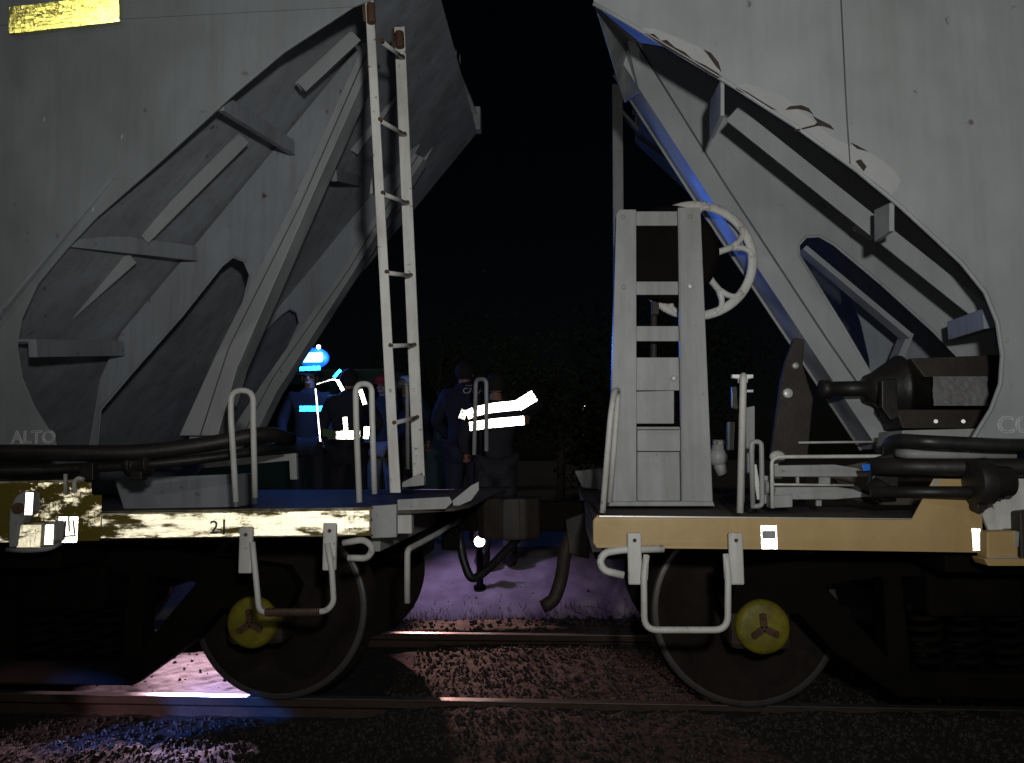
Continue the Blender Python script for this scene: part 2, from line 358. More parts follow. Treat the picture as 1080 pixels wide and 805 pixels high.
def rail(yc, label):
    prof = [(-.036, 0), (-.030, .004), (.030, .004), (.036, 0), (.036, -.030), (.010, -.045), (.009, -.118), (.062, -.134), (.066, -.148), (-.066, -.148), (-.062, -.134), (-.009, -.118), (-.010, -.045), (-.036, -.030)]
    r = root('rail', (0, yc, 0), label, 'rail', 'rails of the track')
    a = MB(); a.prism([(-14, yc + y, z - .006) for y, z in prof], (28, 0, 0)); a.build('rail_profile', M['railside'], r, .002)
    b = MB(); b.box((0, yc, -.0005), (28, .052, .003)); b.build('running_surface', M['rail'], r)
rail(Y_NEAR, 'rail nearest the camera, under the yellow-capped wheels')
rail(Y_FAR, 'farther rail, in front of the purple-lit bank')
# loose ballast: too many to count, one object
base = []
for k in range(7):
    bm = bmesh.new(); bmesh.ops.create_icosphere(bm, subdivisions=1, radius=1)
    for v in bm.verts: v.co *= random.uniform(.6, 1.1)
    base.append((np.array([v.co[:] for v in bm.verts]), np.array([[v.index for v in f.verts] for f in bm.faces]))); bm.free()
V, Fc, off = [], [], 0
def scatter(n, x0, x1, y0, y1, r0, r1):
    global off
    xs = RNG.uniform(x0, x1, n); ys = RNG.uniform(y0, y1, n); zs = ground_h(xs, ys)
    for x, y, z in zip(xs, ys, zs):
        if min(abs(y - Y_NEAR), abs(y - Y_FAR)) < .075: continue
        b, f = base[RNG.integers(7)]
        A = np.array(Euler(RNG.uniform(0, 6.28, 3)).to_matrix()); r = r0 + (r1 - r0) * RNG.random() ** 2.5
        V.append((b * np.array([1, RNG.uniform(.6, 1), RNG.uniform(.5, .9)])) @ A * r + np.array([x, y, z + r * .25])); Fc.append(f + off); off += len(b)
scatter(9000, -3, 3.2, 3.15, 3.82, .004, .017)
scatter(8000, -1.0, 2.5, 3.94, 5.26, .004, .018); scatter(120, -3, -1.0, 3.94, 5.26, .006, .018)
scatter(1300, -2.6, 2, 5.38, 6.0, .006, .028)
scatter(60, -2.6, 2, 6.0, 6.6, .006, .018)
me = bpy.data.meshes.new('ballast_gravel'); me.from_pydata(np.concatenate(V).tolist(), [], np.concatenate(Fc).tolist())
M['stone'] = mat('ballast_stone', (.048, .038, .033), .8, 0, (.024, .019, .016), 18, .5, (1, 1, 1), .3, 120, .6)
me.materials.append(M['stone']); o = bpy.data.objects.new('ballast_gravel', me); COL.objects.link(o); o['kind'] = 'stuff'
# tufts of dry grass along the foot of the bank
gb = MB()
for k in range(1500):
    x = RNG.uniform(-2.2, 1.4); y = 5.98 + RNG.normal() * .10; z = float(ground_h(np.array([x]), np.array([y]))[0])
    a = RNG.uniform(0, 6.28); h = RNG.uniform(.03, .09); w = .004
    t = Vector((math.cos(a), math.sin(a), 0)); l = Vector((RNG.normal() * .02, RNG.normal() * .02, h)); c = Vector((x, y, z - .01))
    gb.add([c - t * w, c + t * w, c + l], [(0, 1, 2)])
M['grass'] = mat('dry_grass', (.06, .065, .02), .8)
gb.build('dry_grass', M['grass'], None, 0, None, 'stuff')

# ------------------------------------------------------------------ wagon pieces shared by both
YB, YS, YE = 3.05, 3.02, 6.12                     # near side sheet, near sill face, far side
DECK = W(700, 545, YS).z - .008
def line_at(p, q, z=None, x=None):
    t = (z - p[1]) / (q[1] - p[1]) if z is not None else (x - p[0]) / (q[0] - p[0])
    return (p[0] + (q[0] - p[0]) * t, p[1] + (q[1] - p[1]) * t)
def wheelset(parent, xc, name_hub='wheel', caps=True):
    R = .445
    ax = MB().cyl((xc, 3.62, R), (xc, 5.58, R), .075, 24).build('axle', M['wheel'], parent)
    for sgn, yc in ((-1, Y_NEAR), (1, Y_FAR)):
        w = MB()
        w.lathe((xc, yc, R), (0, -sgn * -1, 0), [(.055, .10), (.055, .14), (.012, .20), (.004, .33), (.045, .37), (.052, R - .008), (.048, R), (-.050, R + .002), (-.062, R + .027), (-.078, R + .024), (-.084, .38), (-.03, .34), (-.02, .2), (-.06, .13), (-.06, .08)], 72)
        o = w.build('wheel', M['wheel'], parent)
        t = MB().lathe((xc, yc, R), (0, sgn, 0), [(.0535, R - .030), (.0545, R - .010), (.0495, R + .0012), (.0460, R + .0018)], 72)
        t.build('polished_rim', M['tread'], o)
    if caps:
        # journal box with a yellow bearing cap and its bolted locking plate
        c = MB(); yf = 3.46
        b = MB(); b.box((xc, 3.62, R + .02), (.27, .20, .26)); b.build('journal_box', M['brown'], parent, .03)
        c.lathe((xc, yf + .08, R), (0, -1, 0), [(0, .118), (.045, .118), (.062, .112), (.072, .095), (.074, .05), (.074, 0)], 40)
        cap = c.build('bearing_cap', M['yellow'], parent)
        l = MB()
        for k in range(3):
            a = rad(95 + 120 * k); d = Vector((math.cos(a), 0, math.sin(a)))
            l.bar((xc, yf + .001, R), Vector((xc, yf + .001, R)) + d * .062, .030, .008, (0, 1, 0))
            l.cyl(Vector((xc, yf + .002, R)) + d * .055, Vector((xc, yf - .014, R)) + d * .055, .0125, 6)
        l.build('locking_plate', M['rust'], cap, .002)
def bogie(parent, sx, x1, x2):
    """side frames, bolster, springs between two axles at x1 (outer) and x2 (inner); sx points along the wagon"""
    for sgn, y0 in ((-1, 3.50), (1, 5.60)):
        s = MB(); L = abs(x2 - x1); f = lambda t, z: (x1 + sx * t, y0, z)
        outer = [f(-.16, .50), f(-.20, .60), f(-.14, .69), f(.25, .74), f(L / 2 - .35, .80), f(L / 2 + .35, .80), f(L - .25, .74), f(L + .14, .69), f(L + .20, .60), f(L + .16, .50), f(L - .16, .50), f(L - .30, .34), f(L / 2 + .32, .15), f(L / 2 - .32, .15), f(.30, .34), f(.16, .50)]
        if sgn > 0: outer = outer[:9] + [f(L + .16, .58), f(L / 2 + .3, .60), f(L / 2 - .3, .60), f(-.12, .58)]
        hole = [f(L / 2 - .28, .66), f(L / 2 + .28, .66), f(L / 2 + .26, .26), f(L / 2 - .26, .26)]
        h1 = [f(.28, .62), f(L / 2 - .36, .66), f(L / 2 - .36, .32)]; h2 = [f(L - .28, .62), f(L / 2 + .36, .66), f(L / 2 + .36, .32)]
        s.prism(outer, (0, .12, 0), [hole, h1, h2] if sgn < 0 else []); s.build('side_frame', M['blackbox'], parent, .012)
        for k in range(3 if sgn < 0 else 0):
            c = MB(); xs = x1 + sx * (L / 2 - .17 + .17 * k); pts = []
            for j in range(90):
                a = j / 90 * 2 * math.pi * 5.5; pts.append((xs + .06 * math.cos(a), y0 + .06 + .06 * math.sin(a), .27 + .25 * j / 90))
            c.tube(pts, .014, 6).build('spring', M['blackbox'], parent)
    MB().box((x1 + sx * abs(x2 - x1) / 2, 4.6, .60), (.40, 2.3, .20)).build('bolster', M['blackbox'], parent, .02)
def hoop(parent, pts, r, m, name='hand_hoop', fillet=.06):
    return MB().tube(pts, r, 12, fillet).build(name, m, parent)
def coupler(parent, xe, d, yc, z):
    """d points out of the wagon"""
    c = MB(); c.box((xe + d * .10, yc, z), (.36, .16, .17)); c.build('coupler_shank', M['blackbox'], parent, .015)
    k = MB(); T = lambda a, b: (xe + d * a, yc - d * b, z - .13)
    k.prism([T(.26, -.09), T(.34, -.17), T(.50, -.17), T(.52, -.12), T(.42, -.06), T(.40, 0), T(.44, .07), T(.53, .10), T(.53, .17), T(.42, .19), T(.30, .14), T(.26, .08)], (0, 0, .24))
    k.build('knuckle', M['brown'], parent, .02)

# ================================================================== left wagon
XL = W(390, 550, YS).x
LW = root('hopper_wagon', (XL - 2.0, Y_MID, 0), 'left grey hopper wagon with a tall ladder and a glowing cream sill', 'railway wagon')
ax_l = W(299, 640, Y_NEAR).x
# --- body
fold = [(-700, 74), (372, 7)]
bound_l = [(372, 7), (298, 54), (240, 101), (165, 167), (95, 226), (60, 262), (30, 297), (12, 333), (6, 362), (10, 395), (22, 427), (42, 460), (46, 474)]
b = MB()
up = [W(x, y, YB) for x, y in [(-900, 74), (372, 7), (396, -2), (400, -20)]]
up += [Vector((up[-1].x, YB, 3.95)), Vector((up[0].x, YB, 3.95))]
b.prism(up, (0, .012, 0))
lowp = [W(x, y, YB) for x, y in bound_l + [(-900, 474), (-900, 74)]]
zf = W(100, 25, YB).z
side_l = b.build('side_panel', M['paint_dimmed'], LW, .003)
b = MB()
def lean(p): return Vector((p.x, YB + max(0, zf + .06 - p.z) * .045, p.z))
b.prism([lean(p) for p in lowp], (0, .012, 0)); b.build('lower_side_panel', M['paint_dimmed'], LW, .003)
# slope sheet across the car, its line taken where it meets the near gusset plate
sa, sb = W(379, 48, 3.9), W(128, 350, 3.9); sa, sb = (sa.x, sa.z), (sb.x, sb.z)
xt, zt = line_at(sa, sb, x=XL + .07); xb_, zb_ = line_at(sa, sb, z=.98)
b = MB(); b.prism([(xt, YB + .03, zt), (xb_, YB + .03, zb_), (xb_ - .014, YB + .03, zb_ + .004), (xt - .014, YB + .03, zt + .004)], (0, YE - YB - .03, 0))
b.build('slope_sheet', M['paint_under'], LW)
b = MB(); b.prism([(xt, YE, zt), (xb_, YE, zb_), (XL - 8, YE, zb_), (XL - 8, YE, 4.04), (xt, YE, 4.04)], (0, .012, 0)); b.build('far_side_panel', M['paint_dimmed'], LW)
# end wall above the slope sheet, bent inwards at the middle, and the arched roof
xm = XL - .17; zm = line_at(sa, sb, x=xm)[1]
NSEG = 12; ev, ef = [], []
for i in range(NSEG + 1):
    t = i / NSEG; y = YB + .02 + (YE - YB - .03) * t; k = 1 - abs(2 * t - 1)
    x = xt + (xm - xt) * min(1, k * 1.15); zb2 = line_at(sa, sb, x=x)[1] + .005
    ev += [(x, y, zb2), (x - .01, y, 4.05 + .26 * math.sin(math.pi * t) ** .8)]
ef = [(2 * i, 2 * i + 2, 2 * i + 3, 2 * i + 1) for i in range(NSEG)]
b = MB(); b.add(ev, ef); endw = b.build('end_wall', M['end_paint_bright'], LW)
sm_ = endw.modifiers.new('solid', 'SOLIDIFY'); sm_.thickness = .012
rf = MB(); rv = []
for i in range(NSEG + 1):
    t = i / NSEG; y = YB + (YE - YB) * t; z = 4.055 + .26 * math.sin(math.pi * t) ** .8; x = ev[2 * i][0]
    rv += [(x + .02, y, z), (x - 7.5, y, z)]
rf.add(rv, ef); r_ = rf.build('roof', M['paint'], LW); sm_ = r_.modifiers.new('solid', 'SOLIDIFY'); sm_.thickness = .02
b = MB(); p = W(502, 128, YE); b.box((p.x, YE - .02, p.z), (.09, .10, .20)); b.build('corner_cap', M['paint'], LW, .008)
# faded stencil smears on the end wall
sm = MB()
n_ = Vector((1.52, .25, 0)).normalized()
for row in range(2):
    for k in range(9):
        t = .60 + .030 * k; y = YB + .02 + (YE - YB - .03) * t; kk = 1 - abs(2 * t - 1); x = xt + (xm - xt) * min(1, kk * 1.15) + .014
        zc = line_at(sa, sb, x=x)[1] + .30 + .16 * row
        sm.box((x, y, zc), (.002, .045 + .01 * (k % 2), .10 - .02 * (k % 3)))
sm.build('stencil_smear', M['letter'], LW)
# near and far gusset plates with their slotted holes and box struts
strutL = [(385, 58), (312, 220), (237, 369), (196, 460)]; strutR = [(399, 64), (330, 220), (256, 390), (236, 460)]
plate_px = [(392, 40), (379, 48), (310, 132), (210, 253), (128, 350), (105, 400), (92, 478), (215, 478), (250, 380), (330, 205)]
hole_px = [(264, 290), (258, 276), (246, 271), (234, 280), (192, 333), (140, 392), (106, 432), (103, 472), (196, 472), (222, 420), (250, 345)]
for Yp, nm in ((3.88, 0), (5.28, 1)):
    mv = lambda lst: [Vector((q.x - (.215 * max(0, 3.25 - q.z) if nm else 0), Yp, q.z)) for q in (W(x, y, 3.88) for x, y in lst)]
    b = MB(); b.prism(mv(plate_px), (0, .014, 0), [mv(hole_px)]); b.build('gusset_plate', M['paint_under'], LW, .002)
    b = MB(); ring = mv(hole_px); 
    b.tube(ring + [ring[0]], .008, 6); b.build('hole_rim', M['paint_under'], LW)
    y0 = -.07 if nm == 0 else -.06
    b = MB(); b.prism([q + Vector((0, y0, 0)) for q in mv(strutL + strutR[::-1])], (0, .13, 0)); b.build('strut', M['paint'], LW, .004)
    b = MB(); l1 = mv([(strutL[i][0] * .45 + strutR[i][0] * .55, strutL[i][1]) for i in range(4)])
    b.tube([q + Vector((0, y0 - .001, 0)) for q in l1], .0035, 5); b.build('strut_seam', M['seam'], LW)
# brackets and stiffener angles below the slope sheet
def bracket(a, c, h, m=M['paint_under']):
    b = MB(); b.bar(a, c, .035, h, (0, 0, 1)); b.bar(Vector(a) + Vector((-.03, 0, h * .5)), Vector(c) + Vector((-.03, 0, h * .5)), .08, .012, (0, 0, 1)); b.build('bracket', m, LW, .003)
for a, c in (((232, 108), (308, 156)), ((70, 252), (205, 268)), ((34, 368), (128, 368))):
    bracket(W(*a, 3.12), W(*c, 3.84), .075)
bracket(W(352, 185, 4.35), W(386, 193, 5.2), .07)
for a, c in (((258, 146), (152, 252)), ((140, 272), (50, 352)), ((376, 38), (318, 92))):
    A, C = W(*a, 3.50), W(*c, 3.50); b = MB(); b.bar(A, C, .065, .012, (0, 1, 0)); b.bar(A + Vector((-.03, .035, .02)), C + Vector((-.03, .035, .02)), .012, .075, (0, 1, 0)); b.build('stiffener_angle', M['paint'], LW, .003)
A, C = W(470, 120, 5.6), W(436, 186, 5.6); b = MB(); b.bar(A, C, .07, .012, (0, 1, 0)); b.bar(A + Vector((-.03, .035, .02)), C + Vector((-.03, .035, .02)), .012, .075, (0, 1, 0)); b.build('stiffener_angle', M['paint'], LW, .003)
A, C = W(414, 100, 4.6), W(372, 160, 4.6); b = MB(); b.bar(A, C, .08, .012, (0, 1, 0)); b.build('stiffener_angle', M['paint'], LW, .003)
# lettering, scratches, yellow reflector
b = MB(); p = W(-3, 467.5, YB); p = Vector((p.x, lean(p).y - .004, p.z)); text_into(b, 'ALTO', p, (1, 0, 0), (0, -.045, 1), .078, .003); b.build('lettering', M['letter'], LW)
b = MB()
for x, y in ((43, 124), (125, 142), (92, 218), (70, 236)):
    p = lean(W(x, y, YB)) + Vector((0, -.002, 0)); b.prism([p + Vector((-.004, 0, -.012)), p + Vector((.004, 0, -.004)), p + Vector((.006, 0, .014)), p + Vector((-.001, 0, .006))], (0, .001, 0))
b.build('scratch', M['letter'], LW)
pl = MB(); o0 = W(12, 37, 3.035); u1 = W(127, 24, 3.035) - o0; v1 = W(12, 10, 3.035) - o0
pl.prism([o0, o0 + u1, o0 + u1 + v1, o0 + v1], (0, .008, 0)); ry = pl.build('side_reflector', M['tape_yellow'], LW)
rr = MB(); retro_field(rr, o0 + Vector((0, -.004, 0)), u1, v1, (0, -1, 0), .0022, 26, 7, .72)
rr.build('prism_sheet', M['tape_yellow'], ry)

# --- underframe and sill
def deck_and_frame(root_, xe, d):
    """d points from the end into the wagon"""
    b = MB(); b.prism([(xe, YS + .012, DECK - .012), (xe + d * 2.6, YS + .012, DECK - .012), (xe + d * 2.6, YE, DECK - .012), (xe, YE, DECK - .012)], (0, 0, .012)); b.build('deck', M['deck'], root_)
    b = MB(); b.box((xe + d * 3.2, Y_MID, .77), (6.4 - .1, .42, .30)); b.build('centre_sill', M['blackbox'], root_, .01)
    b = MB(); b.box((xe + d * .02, Y_MID + .05, DECK - .085), (.04, YE - YS - .2, .13)); b.build('end_sill', M['grey_steel'], root_, .004)
    b = MB(); b.box((xe + d * 3.2, YE + .02, DECK - .09), (6.4, .015, .16)); b.build('far_sill', M['grey_steel'], root_, .004)
    b = MB(); b.box((xe + d * 1.55, Y_MID, .80), (.35, 2.9, .14)); b.build('body_bolster', M['blackbox'], root_, .01)
    b = MB(); b.box((xe + d * 2.75, Y_MID, 1.28), (.012, 2.9, .66)); b.build('hopper_front', M['paint_under'], root_)
    b = MB(); b.box((xe + d * 4.2, Y_MID, .62), (2.6, 2.2, .7)); b.build('discharge_hopper', M['paint_under'], root_)
deck_and_frame(LW, XL, -1)
sill = MB(); sp = [(391, 535.5), (391, 566.5), (61, 571), (-700, 580), (-700, 512), (0, 508), (74, 506), (87, 505), (106, 540)]
sill.plate(sp, YS, .010); a, c = W(391, 535.5, YS), W(106, 540, YS)
sill.prism([a, c, c + Vector((0, 0, -.006)), a + Vector((0, 0, -.006))], (0, .05, 0)); a, c = W(391, 566.5, YS), W(-700, 580, YS)
sill.prism([a, c, c + Vector((0, 0, .006)), a + Vector((0, 0, .006))], (0, .06, 0))
so = sill.build('side_sill', M['dirty_white'], LW, .0025)
rs = MB(); a, c = W(108, 568.0, YS - .002), W(389.5, 564.0, YS - .002); hgt = W(389, 538, YS).z - c.z
retro_field(rs, a + Vector((0, -.001, .002)), c - a, (0, 0, hgt - .004), (0, -1, 0), .0018, 56, 4, .5); rs.build('reflective_strip', M['tape_sill'], so)
cr = MB(); a, c = W(-70, 573, YS - .002), W(106, 570, YS - .002); retro_field(cr, a, c - a, (0, 0, W(20, 510, YS).z - a.z - .062), (0, -1, 0), .0022, 30, 6, .55)
a, c = W(-70, 542, YS - .002), W(96, 540, YS - .002); retro_field(cr, a, c - a, (0, 0, W(20, 510, YS).z - a.z - .003), (0, -1, 0), .0022, 30, 6, .55)
cr.build('dirt_crust', M['tape_crust'], so)
rs = MB(); a = W(62, 572, YS - .012); retro_field(rs, a, (mpp(21, YS), 0, 0), (0, 0, mpp(27, YS)), (0, -1, 0), .002, 4, 5, .5)
rp = rs.build('reflective_plate', M['tape_white'], so)
b = MB()
for q in ([(66, 566), (80, 565)], [(68, 565), (69, 549)], [(79, 564), (77, 548)], [(73, 561), (72.5, 545)]):
    b.bar(W(*q[0], YS - .030), W(*q[1], YS - .030), .006, .003, (0, 1, 0))
b.build('plate_mark', M['letter_dark'], rp)
b = MB(); p = W(221, 563, YS - .016); text_into(b, '2', p, (1, 0, .01), (0, 0, 1), .075); p = W(236, 563, YS - .016); b.box(p + Vector((0, 0, .026)), (.008, .002, .06)); b.build('stencil_digit', M['letter_dark'], so)
# discharge-gate jaw, keeper box and small posts on the left of the sill
b = MB(); b.plate([(9, 578), (17, 577), (20, 556), (27, 545), (34, 539), (34, 520), (25, 518), (16, 524), (10, 538), (9, 556)], 2.93, .05); j_ = b.build('jaw_plate', M['grey_steel'], LW, .006)
b = MB(); b.cyl(W(19, 536, 2.93), W(19, 536, 2.90), mpp(6, 2.93), 20); b.build('pin', M['rust'], j_, .002)
b = MB(); retro_field(b, W(27, 543, 2.922), (mpp(8, 2.93), 0, 0), (0, 0, mpp(24, 2.93)), (0, -1, 0), .002, 2, 6, .5); b.build('worn_face', M['tape_white'], j_)
b = MB(); b.plate([(18, 552), (46, 551), (46, 577), (18, 578)], 2.95, .07); kx = b.build('keeper_box', M['dirty_white'], LW, .005)
b = MB(); retro_field(b, W(19, 577, 2.945), (mpp(26, 2.95), 0, 0), (0, 0, mpp(24, 2.95)), (0, -1, 0), .002, 5, 5, .5); b.build('reflective_face', M['tape_sill'], kx)
b = MB(); b.plate([(46, 553), (57, 550), (58, 570), (50, 577), (46, 576)], 2.94, .07); kf = b.build('keeper_flange', M['white'], LW, .004)
b = MB(); retro_field(b, W(48, 574, 2.935), (mpp(9, 2.95), 0, 0), (0, 0, mpp(21, 2.95)), (0, -1, 0), .002, 2, 5, .5); b.build('reflective_face', M['tape_white'], kf)
b = MB(); b.tube([W(69, 522, 2.99), W(69, 500, 2.99)], .008, 8); b.tube([W(79, 520, 2.99), W(78, 508, 2.99), W(83, 504, 2.99), W(88, 506, 2.99)], .009, 8, .015); b.build('sill_hook', M['white'], LW)
b = MB(); b.tube([W(8, 580, 2.96), W(30, 581, 2.93), W(52, 579, 2.93), W(64, 573, 2.97)], .010, 8, .04); b.build('lower_rod', M['grey_steel'], LW)
# --- hand hoops, ladder
hoop(LW, [W(249, 529.5, 3.12), W(243.5, 440, 3.12), W(243.5, 412, 3.12), W(267, 412, 3.12), W(267, 440, 3.12), W(269, 525, 3.16)], .0125, M['white'], fillet=.05)
hoop(LW, [W(379, 530, 3.10), W(375.5, 440, 3.10), W(375, 405, 3.10), W(392, 405, 3.16), W(392.5, 440, 3.16), W(395, 521, 3.18)], .0125, M['white'], fillet=.05)
hoop(LW, [W(416, 500, 5.7), W(416, 400, 5.7), W(429, 402, 5.9), W(430, 495, 5.9)], .016, M['white'], fillet=.08)
hoop(LW, [W(500, 480, 6.0), W(502, 400, 6.0), W(513, 400, 5.9), W(513, 476, 5.9)], .016, M['white'], fillet=.05)
def stile(p, q, w1, w2, Y):
    b = MB(); h = mpp(w2, Y) / 2; h1 = mpp(w1, Y) / 2; A, B = W(*p, Y), W(*q, Y)
    b.prism([A + Vector((-h1, 0, 0)), A + Vector((h1, 0, 0)), B + Vector((h, 0, 0)), B + Vector((-h, 0, 0))], (0, .012, 0))
    b.prism([A + Vector((-h1, .012, 0)), A + Vector((-h1 + .008, .012, 0)), B + Vector((-h + .008, .012, 0)), B + Vector((-h, .012, 0))], (0, .035, 0)); return b
lad = stile((386, -60), (417, 520), 9.5, 11, 3.06).build('ladder_stile', M['white'], LW, .003)
lad2 = stile((421, 28), (442, 508), 12, 12.5, 3.44).build('ladder_stile', M['white'], LW, .003)
for a, c in (((404, 45), (426, 62)), ((402, 128), (428, 143)), ((405, 205), (431, 215)), ((409, 288), (434, 291)), ((413, 365), (438, 364)), ((417, 446), (441, 440))):
    A, C = W(*a, 3.08), W(*c, 3.45); MB().tube([A, C], .0095, 10).build('ladder_rung', M['white'], LW)
    MB().cyl(A + Vector((0, -.024, 0)), A + Vector((0, -.004, 0)), .009, 8).build('bolt', M['rust'], lad)
    MB().cyl(C + Vector((0, -.026, 0)), C + Vector((0, -.004, 0)), .009, 8).build('bolt', M['rust'], lad2)
b = MB(); b.plate([(413, 30), (421, 26), (424, 52), (413, 50)], 3.5, .06); b.tube([W(421, 34, 3.42), W(422, 50, 3.42)], .022, 10); b.build('ladder_bracket', M['rust'], lad2, .004)
b = MB(); b.plate([(381, 2), (392, 0), (393, 24), (383, 22)], 3.08, .06); b.tube([W(391, 4, 3.03), W(392, 24, 3.03)], .018, 10); b.build('ladder_bracket', M['rust'], lad, .004)
b = MB(); b.tube([W(397, 158, 3.3), W(392, 205, 3.25)], .01, 8); b.build('brace', M['grey_steel'], LW)
# --- end platform
b = MB(); z1 = DECK + .012
b.prism([(XL - .02, 3.12, z1), (XL + .14, 3.14, z1), (XL + .30, 3.3, z1), (XL + .34, 3.5, z1), (XL + .34, 6.0, z1), (XL - .02, 6.0, z1)], (0, 0, .012)); b.build('end_platform', M['deck'], LW, .003)
b = MB(); b.plate([(419, 527), (474, 524), (477, 530), (470, 537), (419, 538.5)], 3.16, .012); b.build('step_fascia', M['grey_steel'], LW, .003)
b = MB(); b.plate([(477, 528), (497, 512), (505, 508), (505, 517), (497, 528), (478, 536)], 3.5, .012); b.build('corner_fascia', M['grey_steel'], LW, .003)
b = MB(); b.plate([(417, 540), (434, 540), (434, 563), (417, 563)], 3.2, .05); b.build('end_bracket', M['white'], LW, .003)
b = MB(); b.plate([(391, 534), (418, 532), (418, 567), (391, 568)], 3.06, .03); b.build('corner_block', M['grey_steel'], LW, .004)
b = MB(); b.plate([(441, 500), (424, 509), (424, 514), (447, 512), (447, 502)], 3.42, .05); b.build('ladder_foot', M['grey_steel'], LW, .003)
MB().tube([W(429.5, 636, 3.3), W(429.5, 580, 3.3), W(463, 562, 3.7), W(484, 548, 4.2)], .0135, 10, .03).build('uncoupling_lever', M['white'], LW)
coupler(LW, XL, 1, Y_MID, .85)
MB().tube([W(484, 562, 4.3), W(488, 590, 4.3), W(497, 613, 4.3), W(512, 603, 4.35), W(530, 585, 4.45), W(548, 566, 4.55)], .024, 12, .12).build('air_hose', M['hose'], LW)
b = MB(); b.box(W(476, 568, 4.3), (.10, .08, .12)); b.build('angle_cock', M['blackbox'], LW, .01)
# --- step below the sill
def step_posts(root_, px, y0, y1, Y):
    b = MB(); h = mpp(7.2, Y); A, B = W(px, y0, Y), W(px, y1, Y)
    b.box((A + B) / 2 + Vector((0, .006, 0)), (h * 2, .022, A.z - B.z)); p = b.build('step_hanger', M['white'], root_, .006)
    MB().cyl(W(px, y0 + 8, Y - .012), W(px, y0 + 8, Y + .004), .008, 6).build('bolt', M['rust'], p)
step_posts(LW, 259, 556, 605, 2.985); step_posts(LW, 347.5, 552, 602, 2.985)
st = MB().tube([W(266, 572, 2.97), W(269, 600, 2.96), W(273.5, 646, 2.95), W(344, 645, 2.95), W(352, 636, 2.95), W(350, 600, 2.96), W(345, 573, 2.97)], .0115, 12, .03).build('step_rung', M['white'], LW)
wr = MB(); A, C = W(280, 646, 2.95), W(338, 645.4, 2.95); pts = []
for k in range(240): a = k / 240 * 2 * math.pi * 26; pts.append(A + (C - A) * (k / 240) + Vector((0, math.cos(a) * .0125, math.sin(a) * .0125)))
wr.tube(pts, .0045, 5).build('wire_binding', M['rust'], st)
MB().tube([W(362, 573, 2.99), W(384, 569, 2.98), W(394, 578, 2.97), W(388, 589, 2.97), W(367, 588.5, 2.97)], .013, 12, .03).build('lever_handle', M['white'], LW)
# --- black pipes and hoses above the deck
MB().tube([W(-400, 474, 3.0), W(0, 477.5, 3.0), W(60, 478, 3.0), W(150, 478, 3.1), W(225, 468, 3.2), W(282, 456, 3.3), W(306, 464, 3.5)], .034, 14, .2).build('air_pipe', M['black'], LW)
MB().tube([W(-400, 498, 3.0), W(0, 498, 3.0), W(80, 494, 3.1), W(160, 490, 3.15), W(240, 481, 3.3), W(300, 470, 3.5)], .022, 14, .2).build('brake_pipe', M['black'], LW)
b = MB(); b.lathe(W(146, 490, 3.12), (1, -.0, .03), [(-.05, .03), (-.045, .05), (-.02, .052), (-.015, .036), (.03, .04), (.05, .052), (.06, .03)], 20); b.box(W(147, 500, 3.12), (.05, .05, .05)); b.build('valve', M['black'], LW, .004)
b = MB(); b.plate([(84, 490), (98, 488), (98, 507), (84, 507)], 3.06, .05); b.build('pipe_clamp', M['black'], LW, .004)
b = MB(); b.plate([(215, 487), (312, 478), (313, 506), (306, 506), (305, 486), (215, 494)], 3.85, .03); b.build('equipment_frame', M['grey_steel'], LW, .003)
b = MB(); b.plate([(120, 505), (250, 500), (250, 535), (130, 537)], 3.7, .25); b.build('valve_cabinet', M['paint_under'], LW, .006)
b = MB(); b.plate([(115, 487), (240, 470), (240, 478), (115, 497)], 3.5, .02); b.build('brake_beam', M['paint_dimmed'], LW, .003)
# --- running gear
wheelset(LW, ax_l); wheelset(LW, ax_l - 1.78, caps=True); bogie(LW, -1, ax_l, ax_l - 1.78)

# ================================================================== right wagon
XR = W(626, 560, YS).x
RW = root('hopper_wagon', (XR + 2.0, Y_MID, 0), 'right grey hopper wagon with a brake wheel stand and an ochre sill', 'railway wagon')
ax_r = W(806, 672, 3.47).x
bound_r = [(626, 3), (660, 22), (700, 46), (745, 73), (770, 88), (840, 133), (905, 180), (950, 217), (985, 249), (1015, 277), (1040, 308), (1053, 340), (1058, 375), (1056, 405), (1046, 432), (1030, 458), (1020, 476)]
b = MB(); P_ = [W(x, y, YB) for x, y in bound_r] + [W(2300, 476, YB)]; P_ += [Vector((P_[-1].x, YB, 4.04)), Vector((P_[0].x, YB, 4.04))]
b.prism(P_, (0, .012, 0)); side_r = b.build('side_panel', M['paint'], RW, .003)
b = MB(); e_ = [W(x, y, YB) + Vector((0, .006, 0)) for x, y in bound_r]; b.tube(e_, .009, 8); b.build('panel_rim', M['paint'], side_r)
ra, rb = (1.03, 3.35), (2.17, 2.14)
xt, zt = line_at(ra, rb, z=3.80); xb_, zb_ = line_at(ra, rb, z=.98)
b = MB(); b.prism([(xt, YB + .03, zt), (xb_, YB + .03, zb_), (xb_ + .012, YB + .03, zb_ + .006), (xt + .012, YB + .03, zt + .006)], (0, YE - YB - .03, 0)); b.build('slope_sheet', M['paint_under'], RW)
b = MB(); b.prism([(xt, YE, zt), (xb_, YE, zb_), (XR + 8, YE, zb_), (XR + 8, YE, 4.04), (xt, YE, 4.04)], (0, .012, 0)); b.build('far_side_panel', M['paint_dimmed'], RW)
xm = xt + .2; ev = []
for i in range(NSEG + 1):
    t = i / NSEG; y = YB + .015 + (YE - YB - .03) * t; k = 1 - abs(2 * t - 1)
    x = xt + (xm - xt) * min(1, k * 1.15); zb2 = line_at(ra, rb, x=x)[1] + .005
    ev += [(x, y, zb2), (x + .01, y, 4.05 + .26 * math.sin(math.pi * t) ** .8)]
